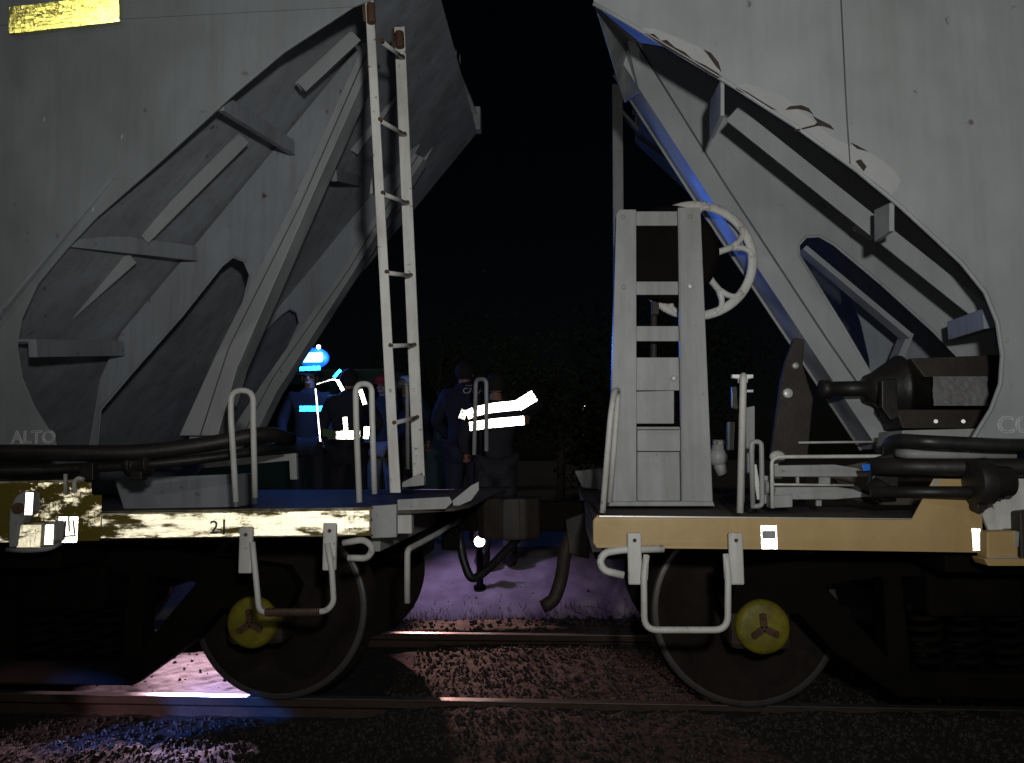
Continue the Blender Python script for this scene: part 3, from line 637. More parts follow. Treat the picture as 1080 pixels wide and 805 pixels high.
b = MB(); b.add(ev, ef); endw = b.build('end_wall', M['paint'], RW); sm_ = endw.modifiers.new('solid', 'SOLIDIFY'); sm_.thickness = .012
rf = MB(); rv = []
for i in range(NSEG + 1):
    t = i / NSEG; y = YB + (YE - YB) * t; z = 4.055 + .26 * math.sin(math.pi * t) ** .8; x = ev[2 * i][0]
    rv += [(x - .02, y, z), (x + 7.5, y, z)]
rf.add(rv, ef); r_ = rf.build('roof', M['paint'], RW); sm_ = r_.modifiers.new('solid', 'SOLIDIFY'); sm_.thickness = .02
plate_px = [(640, 34), (652, 8), (700, -20), (800, -20), (1150, 150), (1150, 478), (925, 478), (880, 400), (760, 205)]
hole_px = [(843, 270), (842, 259), (850, 250), (864, 249), (880, 258), (930, 300), (985, 350), (1035, 402), (1045, 445), (950, 445), (926, 408), (890, 346)]
strutL = [(650, 64), (737, 198), (836, 346), (921, 474)]; strutR = [(660, 36), (761, 198), (866, 358), (946, 474)]
for Yp in (3.86,):
    mv = lambda lst: [Vector((q.x, Yp, q.z)) for q in (W(x, y, 3.86) for x, y in lst)]
    b = MB(); b.prism(mv(plate_px), (0, .014, 0), [mv(hole_px)]); b.build('gusset_plate', M['paint'], RW, .002)
    ring = mv(hole_px); b = MB(); b.tube(ring + [ring[0]], .008, 6); b.build('hole_rim', M['paint'], RW)
    b = MB(); b.prism([q + Vector((0, -.06, 0)) for q in mv(strutL + strutR[::-1])], (0, .21, 0)); b.build('strut', M['paint'], RW, .003)
    b = MB(); b.tube([q + Vector((.002, -.058, 0)) for q in mv(strutR)], .006, 6); b.build('strut_seam', M['seam'], RW)
    b = MB(); b.tube([q + Vector((-.004, .148, -.002)) for q in mv(strutL)], .0075, 8); b.build('strut_lip', M['paint'], RW)
# corner gusset at the top
b = MB(); b.prism([W(626.5, 3, 3.08), W(700, 47, 3.08), W(661, 41, 3.72), W(674, 96, 3.79), W(658, 107, 4.04)], (.004, .012, -.004)); b.build('corner_gusset', M['paint'], RW, .002)
# brackets and stiffener angle
def brk(px, y0, y1, Yn, Yf, th=.014):
    A, B = W(px, y0, Yn), W(px, y1, Yn); b = MB()
    b.prism([A, B, Vector((B.x, Yf, B.z)), Vector((A.x, Yf, A.z + .02))], (th, 0, 0)); b.build('bracket', M['paint'], RW, .002)
brk(760, 84, 122, 3.07, 3.30, .016)
brk(938, 214, 244, 3.07, 3.22, .02)
b = MB(); p = W(916, 240, 3.55); b.box(p, (.10, .10, .06), Matrix.Rotation(rad(35), 3, 'Y')); b.build('bracket', M['paint'], RW, .008)
b = MB(); b.plate([(1036, 326), (1052, 320), (1056, 345), (1038, 347)], 3.25, .3); b.build('bracket', M['paint_under'], RW, .004)
A, C = W(772, 120, 3.42), W(1046, 338, 3.42); b = MB(); b.bar(A, C, .085, .012, (0, 1, 0)); dn = Vector((-.6, 0, -.8)) * .0
b.bar(A + Vector((.025, .05, .03)), C + Vector((.025, .05, .03)), .012, .10, (0, 1, 0)); b.build('stiffener_angle', M['paint'], RW, .003)
b = MB(); b.plate([(872, 250), (892, 296), (908, 340), (917, 380), (918, 410), (1060, 410), (1060, 250)], 4.75, .012); b.build('rear_gusset', M['paint_under'], RW)
b = MB(); b.bar(W(846, 263, 4.3), W(957, 356, 4.3), .03, .10, (0, 1, 0)); b.build('stiffener_angle', M['paint'], RW, .003)
b = MB(); b.prism([W(958, 350, 4.3), W(964, 352, 4.3), W(950, 388, 4.3), W(942, 388, 4.3)], (0, .12, 0)); b.build('bracket', M['paint'], RW, .003)
# bare patches, cracks, weld seam, lettering on the side panel
def skin(px, m, nm, lift):
    b = MB(); b.plate(px, YB - lift * .45, lift * .45 - .0004); return b.build(nm, m, side_r)
skin([(675, 30), (690, 30), (715, 40), (738, 50), (752, 62), (760, 73), (757, 80), (744, 71), (733, 63), (722, 59), (712, 52), (700, 47), (690, 39)], M['patch'], 'paint_patch', .003)
skin([(776, 90), (786, 88), (806, 94), (830, 104), (845, 118), (858, 128), (872, 140), (880, 146), (893, 152), (915, 160), (932, 170), (945, 182), (950, 190), (946, 200), (940, 205), (921, 191), (902, 177), (880, 161), (846, 136), (812, 114), (790, 100)], M['patch'], 'paint_patch', .003)
for q in ([(828, 116), (833, 112), (845, 111), (853, 114), (858, 121), (851, 117), (842, 115)], [(857, 122), (862, 125), (876, 132), (880, 137), (868, 133), (858, 133), (862, 129)], [(838, 137), (862, 131), (862, 133), (838, 139)], [(902, 170), (908, 168), (914, 176), (911, 181)], [(897, 150), (905, 154), (916, 160), (904, 157)],
          [(742, 52), (750, 56), (758, 66), (761, 76), (755, 70), (748, 60)], [(680, 35), (690, 36), (697, 43), (703, 42), (712, 50), (722, 55), (731, 63), (744, 69), (757, 77), (763, 83), (756, 82), (744, 75), (730, 66), (716, 58), (702, 50), (690, 42)], [(774, 90), (788, 97), (802, 106), (820, 117), (808, 113), (790, 101), (778, 95)]):
    skin(q, M['crack'], 'rust_crack', .0045)
b = MB(); b.tube([W(884, -220, YB - .001), W(887, 0, YB - .001), W(893, 120, YB - .001), W(896.5, 173, YB - .001)], .0035, 5); b.build('weld_seam', M['seam'], side_r)
b = MB(); b.tube([W(1140, -220, YB), W(1130, 470, YB)], .0035, 5); b.build('weld_seam', M['seam'], side_r)
b = MB(); text_into(b, 'CC', W(1052, 457, YB - .003), (1, 0, 0), (0, 0, 1), .092, .0032); b.build('lettering', M['letter'], side_r)
# --- deck, sill
deck_and_frame(RW, XR, 1)
sill = MB(); sill.plate([(625.5, 549), (630, 544.5), (962, 547.5), (985, 505), (1029, 505.5), (1036, 530), (1037, 582.5), (629, 577), (625.5, 573)], YS, .010)
a, c = W(630, 544.5, YS), W(962, 547.5, YS); sill.prism([a, c, c + Vector((0, 0, -.007)), a + Vector((0, 0, -.007))], (0, .05, 0))
a, c = W(629, 577, YS), W(1037, 582.5, YS); sill.prism([a, c, c + Vector((0, 0, .006)), a + Vector((0, 0, .006))], (0, .06, 0))
sr = sill.build('side_sill', M['ochre'], RW, .003)
b = MB(); b.prism([W(632, 545.2, YS - .001), W(961, 548, YS - .001), W(961, 546.9, YS - .001), W(632, 543.9, YS - .001)], (0, -.002, 0)); b.build('worn_edge', M['white_chip'], sr)
b = MB(); b.plate([(1037, 505), (1500, 503), (1500, 560), (1060, 558), (1044, 562), (1037, 545)], YS + .006, .02); b.build('sill_extension', M['white'], RW, .003)
b = MB(); b.plate([(1041, 561), (1074, 560), (1074, 588), (1041, 589)], YS - .06, .07); kb = b.build('jacking_pad', M['ochre'], RW, .005)
b = MB(); b.plate([(1038, 589.5), (1100, 589.5), (1100, 597), (1042, 597)], YS - .08, .09); b.build('pad_base', M['ochre'], kb, .004)
b = MB(); b.plate([(1041, 588), (1074, 587), (1074, 590), (1041, 591)], YS - .064, .003); b.plate([(1070, 561), (1075, 561), (1074, 577), (1071, 577)], YS - .064, .003); b.build('worn_edge', M['white_chip'], kb)
b = MB(); b.plate([(1075, 540), (1120, 535), (1120, 600), (1077, 596)], YS - .05, .07); b.build('gate_housing', M['brown'], RW, .01)
def reflector(pl_root, x0, y0, x1, y1):
    a = W(x0, y1, YS - .012); b = MB(); retro(b, a, (1, 0, 0), (0, 0, 1), (0, -1, 0), mpp(x1 - x0, YS), mpp(y1 - y0, YS), .002)
    return b.build('sill_reflector', M['tape_white'], pl_root)
r1 = reflector(sr, 803, 555.5, 819, 579)
b = MB(); b.plate([(804, 560), (818, 560), (818, 568), (804, 568)], YS - .0225, .003, ()); b.build('reflector_clip', M['grey_steel'], r1, .001)
reflector(sr, 1026, 559, 1035, 581)
for q in ([(1020, 528), (1028, 527), (1034, 534), (1037, 545), (1030, 541)], [(986, 506), (992, 505), (984, 520), (981, 521)]):
    MB().plate(q, YS - .003, .002).build('paint_chip', M['white_chip'], sr)
# --- brake stand and wheel
YK = 3.60; BS = RW
b = MB(); b.plate([(650, 226), (654, 221), (671, 221), (671.5, 532), (642, 532)], YK, .012); b.plate([(650, 226), (651, 226), (643, 532), (642, 532)], YK + .012, .09); u1_ = b.build('brake_stand_upright', M['grey_steel'], BS, .004)
b = MB(); b.plate([(715, 219), (738, 219), (739, 224), (752, 532), (719, 532)], YK, .012); b.plate([(715, 219), (716.5, 219), (720.5, 532), (719, 532)], YK - .03, .03); u2_ = b.build('brake_stand_upright', M['grey_steel'], BS, .004)
for y0, y1 in ((223, 238), (297, 311), (344, 360), (377, 412)):
    b = MB(); b.plate([(671, y0), (716, y0), (717, y1), (671, y1)], YK + .006, .012); b.build('cross_plate', M['grey_steel'], BS, .003)
b = MB(); b.plate([(671, 413), (711, 412), (711, 447), (671, 447)], YK + .004, .02); b.plate([(672, 452), (718, 452), (718.5, 476), (672, 476)], YK + .006, .012); b.plate([(672, 450.2), (717, 450.2), (717, 453), (672, 453)], YK - .03, .06); b.plate([(672, 476), (719, 476), (719.5, 531), (672, 531)], YK + .05, .012); b.build('lower_panel', M['grey_steel'], BS, .003)
b = MB(); b.plate([(645, 529), (752, 529), (754, 534), (640, 534)], YK - .03, .16); b.build('stand_base', M['grey_steel'], BS, .003)
for x, y, p in ((657, 229, u1_), (728, 228, u2_), (658, 303, u1_), (728, 302, u2_), (711, 399, u2_)):
    big = (x, y) in ((728, 302), (711, 399)); c = W(x, y, YK); b = MB(); b.sph(c + Vector((0, -.002 if (x, y) != (711, 399) else .004, 0)), .0165 if big else .011, 14, 8, (1, .55, 1)); b.build('bolt', M['bolt'] if big else M['grey_steel'], p)
gc = W(706, 268, 3.67)
b = MB(); b.lathe(gc, (0, 1, 0), [(-.045, 0), (-.045, .06), (-.04, .20), (-.03, .235), (.02, .24), (.025, .22), (.025, 0)], 48); b.build('gear_housing', M['blackbox'], BS)
wc = W(733, 274.5, 3.73); bw = MB(); R0 = mpp(60, 3.73)
rim = [(R0 + .023 * math.cos(a), .012 * math.sin(a)) for a in [2 * math.pi * k / 10 for k in range(11)]]
bw.lathe(wc, (0, 1, 0), [(t, r) for r, t in rim], 64)
bw.lathe(wc, (0, 1, 0), [(-.03, 0), (-.03, .05), (.02, .055), (.02, 0)], 24)
for k in range(5):
    a0 = rad(18 + 72 * k)
    P = lambda r, a: wc + Vector((r * math.cos(a), 0, r * math.sin(a)))
    bw.tube([P(.04, a0), P(.15, a0), P(.20, a0)], .016, 10, radii=[.022, .016, .018])
    for s in (-1, 1):
        bw.tube([P(.19, a0), P(.235, a0 + s * .07), P(.27, a0 + s * .16), P(R0, a0 + s * .30)], .014, 10, .03, radii=[.017, .0145, .0145, .017])
bw.build('brake_wheel', M['white'], BS)
b = MB(); b.tube([W(690, 312, 3.75), W(689, 420, 3.75)], .016, 10); b.box(W(691, 325, 3.73), (.035, .03, .07)); b.build('brake_chain_rod', M['brown'], BS, .004)
# --- hoops
hoop(RW, [W(635.5, 541, 3.06), W(644, 440, 3.06), W(648, 412, 3.10), W(652, 412, 3.24), W(650, 440, 3.28), W(643, 530, 3.32)], .0125, M['white'], fillet=.04)
hoop(RW, [W(780.5, 541, 3.06), W(784, 396, 3.06), W(784.5, 400, 3.4), W(782, 530, 3.4)], .0135, M['white'], fillet=.03)
b = MB(); b.plate([(772, 395), (795, 395), (795, 399), (789, 400), (789, 404), (779, 404), (779, 400), (772, 399)], 3.10, .02); b.plate([(772, 408), (777, 408), (778, 432), (772, 430)], 3.45, .02); b.plate([(788, 411), (795, 411), (795, 414), (788, 414)], 3.45, .02)
b.build('lever_guide', M['white_chip'], RW, .003)
b = MB(); b.plate([(786, 430), (796, 428), (796, 500), (788, 500)], 3.5, .04); b.plate([(768, 445), (775, 445), (774, 475), (768, 475)], 3.6, .04); b.build('guide_post', M['grey_steel'], RW, .004)
b = MB(); b.tube([W(752, 468, 3.9), W(764, 468, 3.9)], .02, 10); b.tube([W(757, 470, 3.8), W(757, 487, 3.8), W(763, 500, 3.8)], .03, 10, .03); b.sph(W(757, 482, 3.8), .05, 14, 8); b.build('air_cock', M['grey_steel'], RW)
hoop(RW, [W(794, 535, 3.15), W(792.5, 466, 3.15), W(803, 466, 3.15), W(804, 534, 3.15), W(792, 534, 3.15)], .010, M['grey_steel'], 'slotted_bracket', .02)
b = MB(); b.bar(W(795, 490, 3.17), W(801, 527, 3.17), .02, .012, (0, 1, 0)); b.build('slot_lever', M['white'], RW, .003)
# --- brake rigging on the deck
fr = MB(); fr.tube([W(985, 487, 3.25), W(978, 481, 3.25), W(820, 482, 3.25), W(814, 486, 3.25), W(814.5, 536, 3.25)], .008, 8, .02); fr.tube([W(814, 511, 3.25), W(900, 512, 3.3)], .005, 8); fr.build('rigging_guard', M['white'], RW)
b = MB(); b.plate([(817, 491), (880, 490), (905, 494), (922, 500), (920, 503), (880, 503), (817, 503)], 3.34, .02); b.build('brake_lever', M['grey_steel'], RW, .004)
b = MB(); b.plate([(817, 513), (870, 512), (900, 516), (920, 524), (880, 527), (817, 527)], 3.32, .02); b.build('brake_lever', M['grey_steel'], RW, .004)
for q, Yq, dq in (([(812, 523), (836, 522), (836, 535), (812, 536)], 3.30, .06), ([(840, 503), (843, 503), (843, 513), (840, 513)], 3.34, .02), ([(864, 503), (876, 503), (876, 513), (864, 513)], 3.36, .02), ([(861, 526), (867, 526), (867, 534), (861, 534)], 3.36, .02), ([(905, 520), (918, 518), (920, 530), (905, 530)], 3.38, .02)):
    MB().plate(q, Yq, dq).build('lever_support', M['grey_steel'], RW, .003)
b = MB(); b.sph(W(820, 482, 3.45), .035, 16, 10, (1, .6, .8)); b.plate([(815, 505), (818, 480), (825, 505)], 3.46, .03); b.build('lever_pivot', M['white'], RW)
b = MB(); b.tube([W(806, 514, 3.34), W(816, 514, 3.34)], .03, 14); b.plate([(800, 502), (812, 502), (812, 530), (804, 532)], 3.36, .05); b.build('lever_bearing', M['grey_steel'], RW)
b = MB(); b.tube([W(842, 467, 3.8), W(930, 466, 3.8)], .006, 8); b.build('pull_rod', M['white'], RW)
b = MB(); b.plate([(838, 356), (849, 358), (847, 385), (852, 402), (858, 420), (852, 484), (812, 484), (820, 430), (824, 400), (829, 380)], 3.82, .03); lv = b.build('vertical_brake_lever', M['brown'], RW, .006)
for x, y, r in ((838.5, 386, .016), (830.5, 415, .024)):
    b = MB(); b.lathe(W(x, y, 3.82), (0, -1, 0), [(0, r), (.012, r), (.016, r * .8), (.016, 0)], 20); b.build('bolt', M['bolt'], lv)
cy = MB(); ax_ = lambda x, y=408, Y=3.66: W(x, y, Y)
cy.lathe(ax_(990, 408), (1, 0, .01), [(-.54, .0), (-.54, .042), (-.50, .045), (-.49, .036), (-.335, .036), (-.335, .06), (-.30, .075), (-.21, .135), (-.19, .15), (-.175, .15), (-.17, .125), (.42, .125), (.43, 0)], 36)
cyo = cy.build('brake_cylinder', M['black'], RW)
b = MB(); b.plate([(960, 378), (1062, 374), (1062, 398), (975, 398)], 3.5, .10); b.build('cylinder_mount', M['brown'], cyo, .006)
b = MB(); b.plate([(930, 400), (946, 399), (948, 440), (940, 444), (930, 430)], 3.50, .04); b.build('cylinder_lug', M['black'], cyo, .006)
cg = MB(); na, nb_ = 14, 10; g0 = []
for j in range(nb_ + 1):
    for i in range(na + 1):
        p = W(984 + 58 * i / na + RNG.normal() * .4, 397 + 31 * j / nb_, 3.45); g0.append(p + Vector((0, RNG.normal() * .0018, 0)))
cg.add(g0, [(j * (na + 1) + i, j * (na + 1) + i + 1, (j + 1) * (na + 1) + i + 1, (j + 1) * (na + 1) + i) for j in range(nb_) for i in range(na)]); cg.build('cylinder_label', M['paper'], cyo)
b = MB(); b.plate([(945, 432), (1040, 432), (1030, 452), (952, 452)], 3.55, .2); b.build('cylinder_bracket', M['brown'], cyo, .006)
for x in (987, 1016): MB().cyl(W(x, 444.5, 3.53), W(x, 444.5, 3.56), .009, 8).build('bolt', M['bolt'], cyo)
b = MB(); b.plate([(952, 454), (1035, 452), (1022, 474), (950, 470)], 3.3, .25); b.build('cylinder_shelf', M['grey_steel'], RW, .004)
MB().tube([W(938, 482, 3.2), W(937, 469, 3.15), W(945, 464, 3.1), W(975, 466, 3.0), W(1060, 470, 2.98), W(1500, 470, 2.98)], .026, 16, .05).build('air_hose', M['hose'], RW)
MB().tube([W(940, 478, 3.22), W(960, 479, 3.1), W(1070, 481, 3.06)], .02, 12, .03).build('hose_tray', M['grey_steel'], RW)
MB().tube([W(918, 492, 3.1), W(985, 493, 3.03), W(1100, 493, 2.96), W(1500, 493, 2.96)], .034, 16).build('brake_pipe', M['black'], RW)
MB().tube([W(918, 519, 3.05), W(1058, 519.5, 2.93)], .023, 14).build('slack_rod', M['black'], RW)
b = MB(); b.lathe(W(1036, 508, 2.94), (1, 0, 0), [(-.04, 0), (-.04, .045), (-.035, .085), (.02, .088), (.03, .06), (.10, .055), (.10, 0)], 24); b.plate([(1028, 515), (1044, 515), (1042, 537), (1036, 540), (1031, 537)], 2.92, .05); b.build('slack_adjuster', M['black'], RW, .004)
b = MB(); b.plate([(925, 483), (943, 478), (950, 500), (946, 530), (925, 530), (918, 512)], 3.12, .05); b.plate([(952, 487), (958, 484), (982, 486), (982, 499), (956, 500)], 3.10, .04); b.build('clevis', M['black'], RW, .008)
b = MB(); b.plate([(947, 491), (965, 491), (968, 495), (964, 500), (947, 500)], 3.09, .01); b.build('clevis_slot', M['grey_steel'], RW, .002)
b = MB(); b.plate([(909, 490), (921, 489), (923, 496), (911, 497)], 3.1, .01); b.build('cable_tag', M['blue_tag'], RW, .002)
b = MB(); b.plate([(880, 505), (900, 510), (930, 528), (925, 533), (900, 528)], 3.36, .03); b.build('rigging_link', M['black'], RW, .004)
MB().tube([W(920, 512, 3.1), W(938, 522, 3.05)], .035, 12).build('rigging_pin', M['black'], RW)
b = MB(); b.plate([(850, 500), (960, 478), (1030, 478), (1030, 503), (985, 503), (960, 545), (850, 540)], 3.9, .05); b.build('rear_bulkhead', M['deck'], RW)
# --- step, lever handle
step_posts(RW, 669.5, 562, 617, 2.985); step_posts(RW, 776.5, 562, 617, 2.985)
MB().tube([W(682, 586, 2.97), W(679, 605, 2.96), W(679.5, 664.5, 2.95), W(767.5, 664.5, 2.95), W(768, 605, 2.96), W(765.5, 585, 2.97)], .0125, 12, .05).build('step_rung', M['white'], RW)
b = MB(); b.bar(W(681.5, 585, 2.965), W(680, 612, 2.965), .022, .014, (0, 1, 0)); b.bar(W(765.5, 584, 2.965), W(767, 612, 2.965), .022, .014, (0, 1, 0)); b.build('step_clamp', M['white'], RW, .004)
MB().tube([W(700, 579, 3.02), W(655, 580, 3.0), W(638, 583, 2.99), W(632, 592, 2.98), W(637, 602, 2.98), W(658, 607, 2.98)], .0145, 12, .03).build('lever_handle', M['white'], RW)
coupler(RW, XR, -1, Y_MID, .85)
MB().tube([W(606, 556, 4.4), W(596, 580, 4.4), W(592, 612, 4.4), W(584, 634, 4.38), W(572, 640, 4.38)], .038, 14, .1).build('air_hose', M['brown'], RW)
b = MB(); b.plate([(596, 548), (620, 540), (622, 590), (600, 585)], 4.35, .12); b.build('draft_bracket', M['brown'], RW, .01)
# far corner post seen beyond the gap, and the platform's far edge
b = MB(); A = W(651, 90, 6.05); B = W(654, 512, 6.05); b.bar(A, B, .085, .06, (0, 1, 0)); b.build('corner_post', M['grey_steel'], RW, .006)
b = MB(); b.bar(W(655, 118, 6.05), W(684, 150, 6.05), .03, .05, (0, 1, 0)); b.build('post_brace', M['grey_steel'], RW, .004)
b = MB(); b.plate([(606, 497), (640, 493), (640, 518), (614, 514)], 5.9, .06); b.build('far_step', M['grey_steel'], RW, .006)
wheelset(RW, ax_r); wheelset(RW, ax_r + 1.78); bogie(RW, 1, ax_r, ax_r + 1.78)

# ================================================================== people
M['skin'] = mat('skin', (.36, .2, .13), .55, 0, (.30, .16, .10), 12, .4)
M['hair'] = mat('dark_hair', (.012, .009, .008), .95, 0, (.025, .02, .016), 40, .5)
M['navy'] = mat('navy_cloth', (.020, .022, .05), .85, 0, (.012, .013, .03), 14, .5, (1, 1, 1), .5, 25)
M['darkcloth'] = mat('dark_cloth', (.016, .016, .02), .85, 0, (.03, .03, .034), 10, .5, (1, 1, 1), .5, 25)
M['paleblue'] = mat('bright_blue_cloth', (.05, .28, .62), .8, 0, (.03, .18, .4), 10, .5, (1, 1, 1), .4, 25)
M['greycloth'] = mat('pale_grey_cloth', (.30, .29, .29), .85, 0, (.2, .19, .19), 10, .5, (1, 1, 1), .4, 25)
M['green'] = mat('green_hivis_cloth', (.13, .22, .08), .8)
M['redplastic'] = mat('red_helmet_shell', (.40, .035, .02), .35)
M['whiteplastic'] = mat('white_helmet_shell', (.7, .69, .66), .35)
M['boot'] = mat('black_boot_leather', (.012, .011, .010), .45)
def skin_mesh(verts, edges, radii, levels=2):
    me = bpy.data.meshes.new('s'); me.from_pydata(verts, edges, []); o = bpy.data.objects.new('s', me); COL.objects.link(o)
    m = o.modifiers.new('skin', 'SKIN'); m.use_smooth_shade = True
    for i, v in enumerate(me.skin_vertices[0].data): v.radius = radii[i]; v.use_root = (i == 0)
    s = o.modifiers.new('sub', 'SUBSURF'); s.levels = levels; s.render_levels = levels
    bpy.context.view_layer.update(); dg = bpy.context.evaluated_depsgraph_get()
    r = bpy.data.meshes.new_from_object(o.evaluated_get(dg)); out = ([v.co.copy() for v in r.vertices], [tuple(p.vertices) for p in r.polygons])
    bpy.data.objects.remove(o); bpy.data.meshes.remove(me); bpy.data.meshes.remove(r); return out
def person(label, x, y, heading, height=1.74, jacket=None, trousers=None, arms=((-.28, -.02, 1.14, -.24, -.16, .96), (.28, -.02, 1.14, .24, -.16, .96)), headgear=None, lean_x=0, group='emergency workers beyond the wagons', hair=True):
    z = float(ground_h(np.array([x]), np.array([y]))[0]); k = height / 1.74
    r = root('person', (x, y, z), label, 'person', group)
    Rm = Matrix.Rotation(heading, 3, 'Z'); base_ = Vector((x, y, z))
    T = lambda p: base_ + Rm @ Vector((p[0] * k + lean_x * max(0, p[2] - .9), p[1] * k, p[2] * k))
    (e1x, e1y, e1z, w1x, w1y, w1z), (e2x, e2y, e2z, w2x, w2y, w2z) = arms
    sk = {'pel': (0, 0, .95), 'sp': (0, .01, 1.12), 'ch': (0, .01, 1.30), 'nb': (0, .02, 1.44), 'nk': (0, .01, 1.51), 'hc': (0, -.015, 1.60), 'ht': (0, -.01, 1.69),
          'sL': (-.18, .01, 1.40), 'eL': (e1x, e1y, e1z), 'wL': (w1x, w1y, w1z), 'sR': (.18, .01, 1.40), 'eR': (e2x, e2y, e2z), 'wR': (w2x, w2y, w2z),
          'hL': (-.095, 0, .90), 'kL': (-.11, -.02, .49), 'aL': (-.12, .02, .09), 'tL': (-.14, -.14, .045), 'hR': (.095, 0, .90), 'kR': (.11, -.02, .49), 'aR': (.12, .02, .09), 'tR': (.14, -.14, .045)}
    for s in 'LR':
        e, w = Vector(sk['e' + s]), Vector(sk['w' + s]); sk['p' + s] = tuple(w + (w - e).normalized() * .085)
    sk['hem'] = (0, .005, .85); sk['col'] = (0, .012, 1.535); rd_extra = {'hem': (.15, .112), 'col': (.062, .066)}
    rd = {'pel': (.155, .115), 'sp': (.14, .105), 'ch': (.16, .115), 'nb': (.085, .08), 'nk': (.055, .058), 'hc': (.074, .092), 'ht': (.062, .078), 'hL': (.095, .1), 'kL': (.058, .06), 'aL': (.042, .046), 'tL': (.042, .03),
          'sL': (.068, .068), 'eL': (.042, .042), 'wL': (.030, .024), 'pL': (.040, .018)}
    rd.update(rd_extra)
    for n in ('h', 'k', 'a', 't', 's', 'e', 'w', 'p'): rd[n + 'R'] = rd[n + 'L']
    E = [('pel', 'hem'), ('nb', 'col'), ('pel', 'sp'), ('sp', 'ch'), ('ch', 'nb'), ('nb', 'nk'), ('nk', 'hc'), ('hc', 'ht'), ('ch', 'sL'), ('sL', 'eL'), ('eL', 'wL'), ('wL', 'pL'), ('ch', 'sR'), ('sR', 'eR'), ('eR', 'wR'), ('wR', 'pR'), ('pel', 'hL'), ('hL', 'kL'), ('kL', 'aL'), ('aL', 'tL'), ('pel', 'hR'), ('hR', 'kR'), ('kR', 'aR'), ('aR', 'tR')]
    def grow(keys, extra=0, mult=1.0):
        idx = {n: i for i, n in enumerate(keys)}
        v, f = skin_mesh([sk[n] for n in keys], [(idx[a], idx[c]) for a, c in E if a in idx and c in idx], [((rd[n][0] * mult + extra), (rd[n][1] * mult + extra)) for n in keys])
        return [T(p) for p in v], f
    b = MB(); b.add(*grow([n for n in sk if n not in ('hem', 'col')], 0, .94), True)
    # face: brow, nose, chin, ears; hands: four fingers and a thumb each
    for c, rr_, s_ in (((0, -.118, 1.60), .016, (.8, 1.1, 1.5)), ((0, -.105, 1.635), .04, (1.2, .35, .3)), ((0, -.098, 1.553), .032, (1.0, .5, .45)), ((-.079, 0, 1.61), .026, (.35, .8, 1.2)), ((.079, 0, 1.61), .026, (.35, .8, 1.2))):
        q = MB(); q.sph(c, rr_, 10, 7, s_); b.add([T(v) for v in q.v], q.f, True)
    for s, sg in (('L', -1), ('R', 1)):
        w, p = Vector(sk['w' + s]), Vector(sk['p' + s]); d = (p - w).normalized(); side = d.cross(Vector((0, 1, 0)) if abs(d.y) < .8 else Vector((0, 0, 1))).normalized(); nrm = d.cross(side)
        for j, L in enumerate((.07, .08, .075, .058)):
            o_ = p + side * (-.027 + .018 * j) - d * .01; q = MB(); q.tube([o_, o_ + d * L * .5, o_ + d * L * .85 + nrm * .016, o_ + d * L + nrm * .034], .008, 7, 0, [.0095, .009, .008, .006]); b.add([T(v) for v in q.v], q.f, True)
        o_ = w + d * .03 - side * .02; q = MB(); q.tube([o_, o_ - side * .026 + d * .025, o_ - side * .030 + d * .055 + nrm * .01], .009, 7, 0, [.011, .010, .007]); b.add([T(v) for v in q.v], q.f, True)
    body = b.build('body', M['skin'], r)
    q = MB()
    for sg in (-1, 1): q.sph(T((sg * .031, -.102, 1.617)), .011, 10, 8, (1, .8, .8))
    q.build('eye', M['hair'], body)
    j = MB(); j.add(*grow(['pel', 'hem', 'sp', 'ch', 'nb', 'col', 'sL', 'eL', 'wL', 'sR', 'eR', 'wR'], .020), True); j.build('jacket', jacket, r)
    t = MB(); t.add(*grow(['pel', 'hL', 'kL', 'aL', 'hR', 'kR', 'aR'], .016), True); t.build('trousers', trousers, r)
    t = MB()
    for s in 'LR':
        a, c = Vector(sk['a' + s]), Vector(sk['t' + s]); q = MB(); q.tube([a + Vector((0, .03, .10)), a + Vector((0, .02, .0)), c * .5 + a * .5 + Vector((0, 0, -.02)), c], .06, 12, .03, [.064, .066, .060, .048]); t.add([T(v) for v in q.v], q.f, True)
    t.build('boots', M['boot'], r)
    if hair:
        h = MB(); vs = []; q = MB(); q.sph((0, .008, 1.625), .105, 20, 12, (.86, 1.04, 1.0)); keep = []
        for f in q.f:
            c = sum((Vector(q.v[i]) for i in f), Vector()) / len(f)
            if c.z > 1.66 or c.y > (.0 if c.z > 1.60 else .03) and c.z > 1.545: keep.append(f)
        h.add([T(v) for v in q.v], keep, True); h.build('hair', M['hair'], r)
    return r, T
def helmet(r, T, m, name='helmet'):
    h = MB(); q = MB(); q.lathe((0, 0, 1.635), (0, 0, 1), [(0, .155), (.012, .15), (.016, .122), (.06, .118), (.10, .09), (.125, .05), (.132, 0)], 28); h.add([T(v) for v in q.v], q.f, True); return h.build(name, m, r)
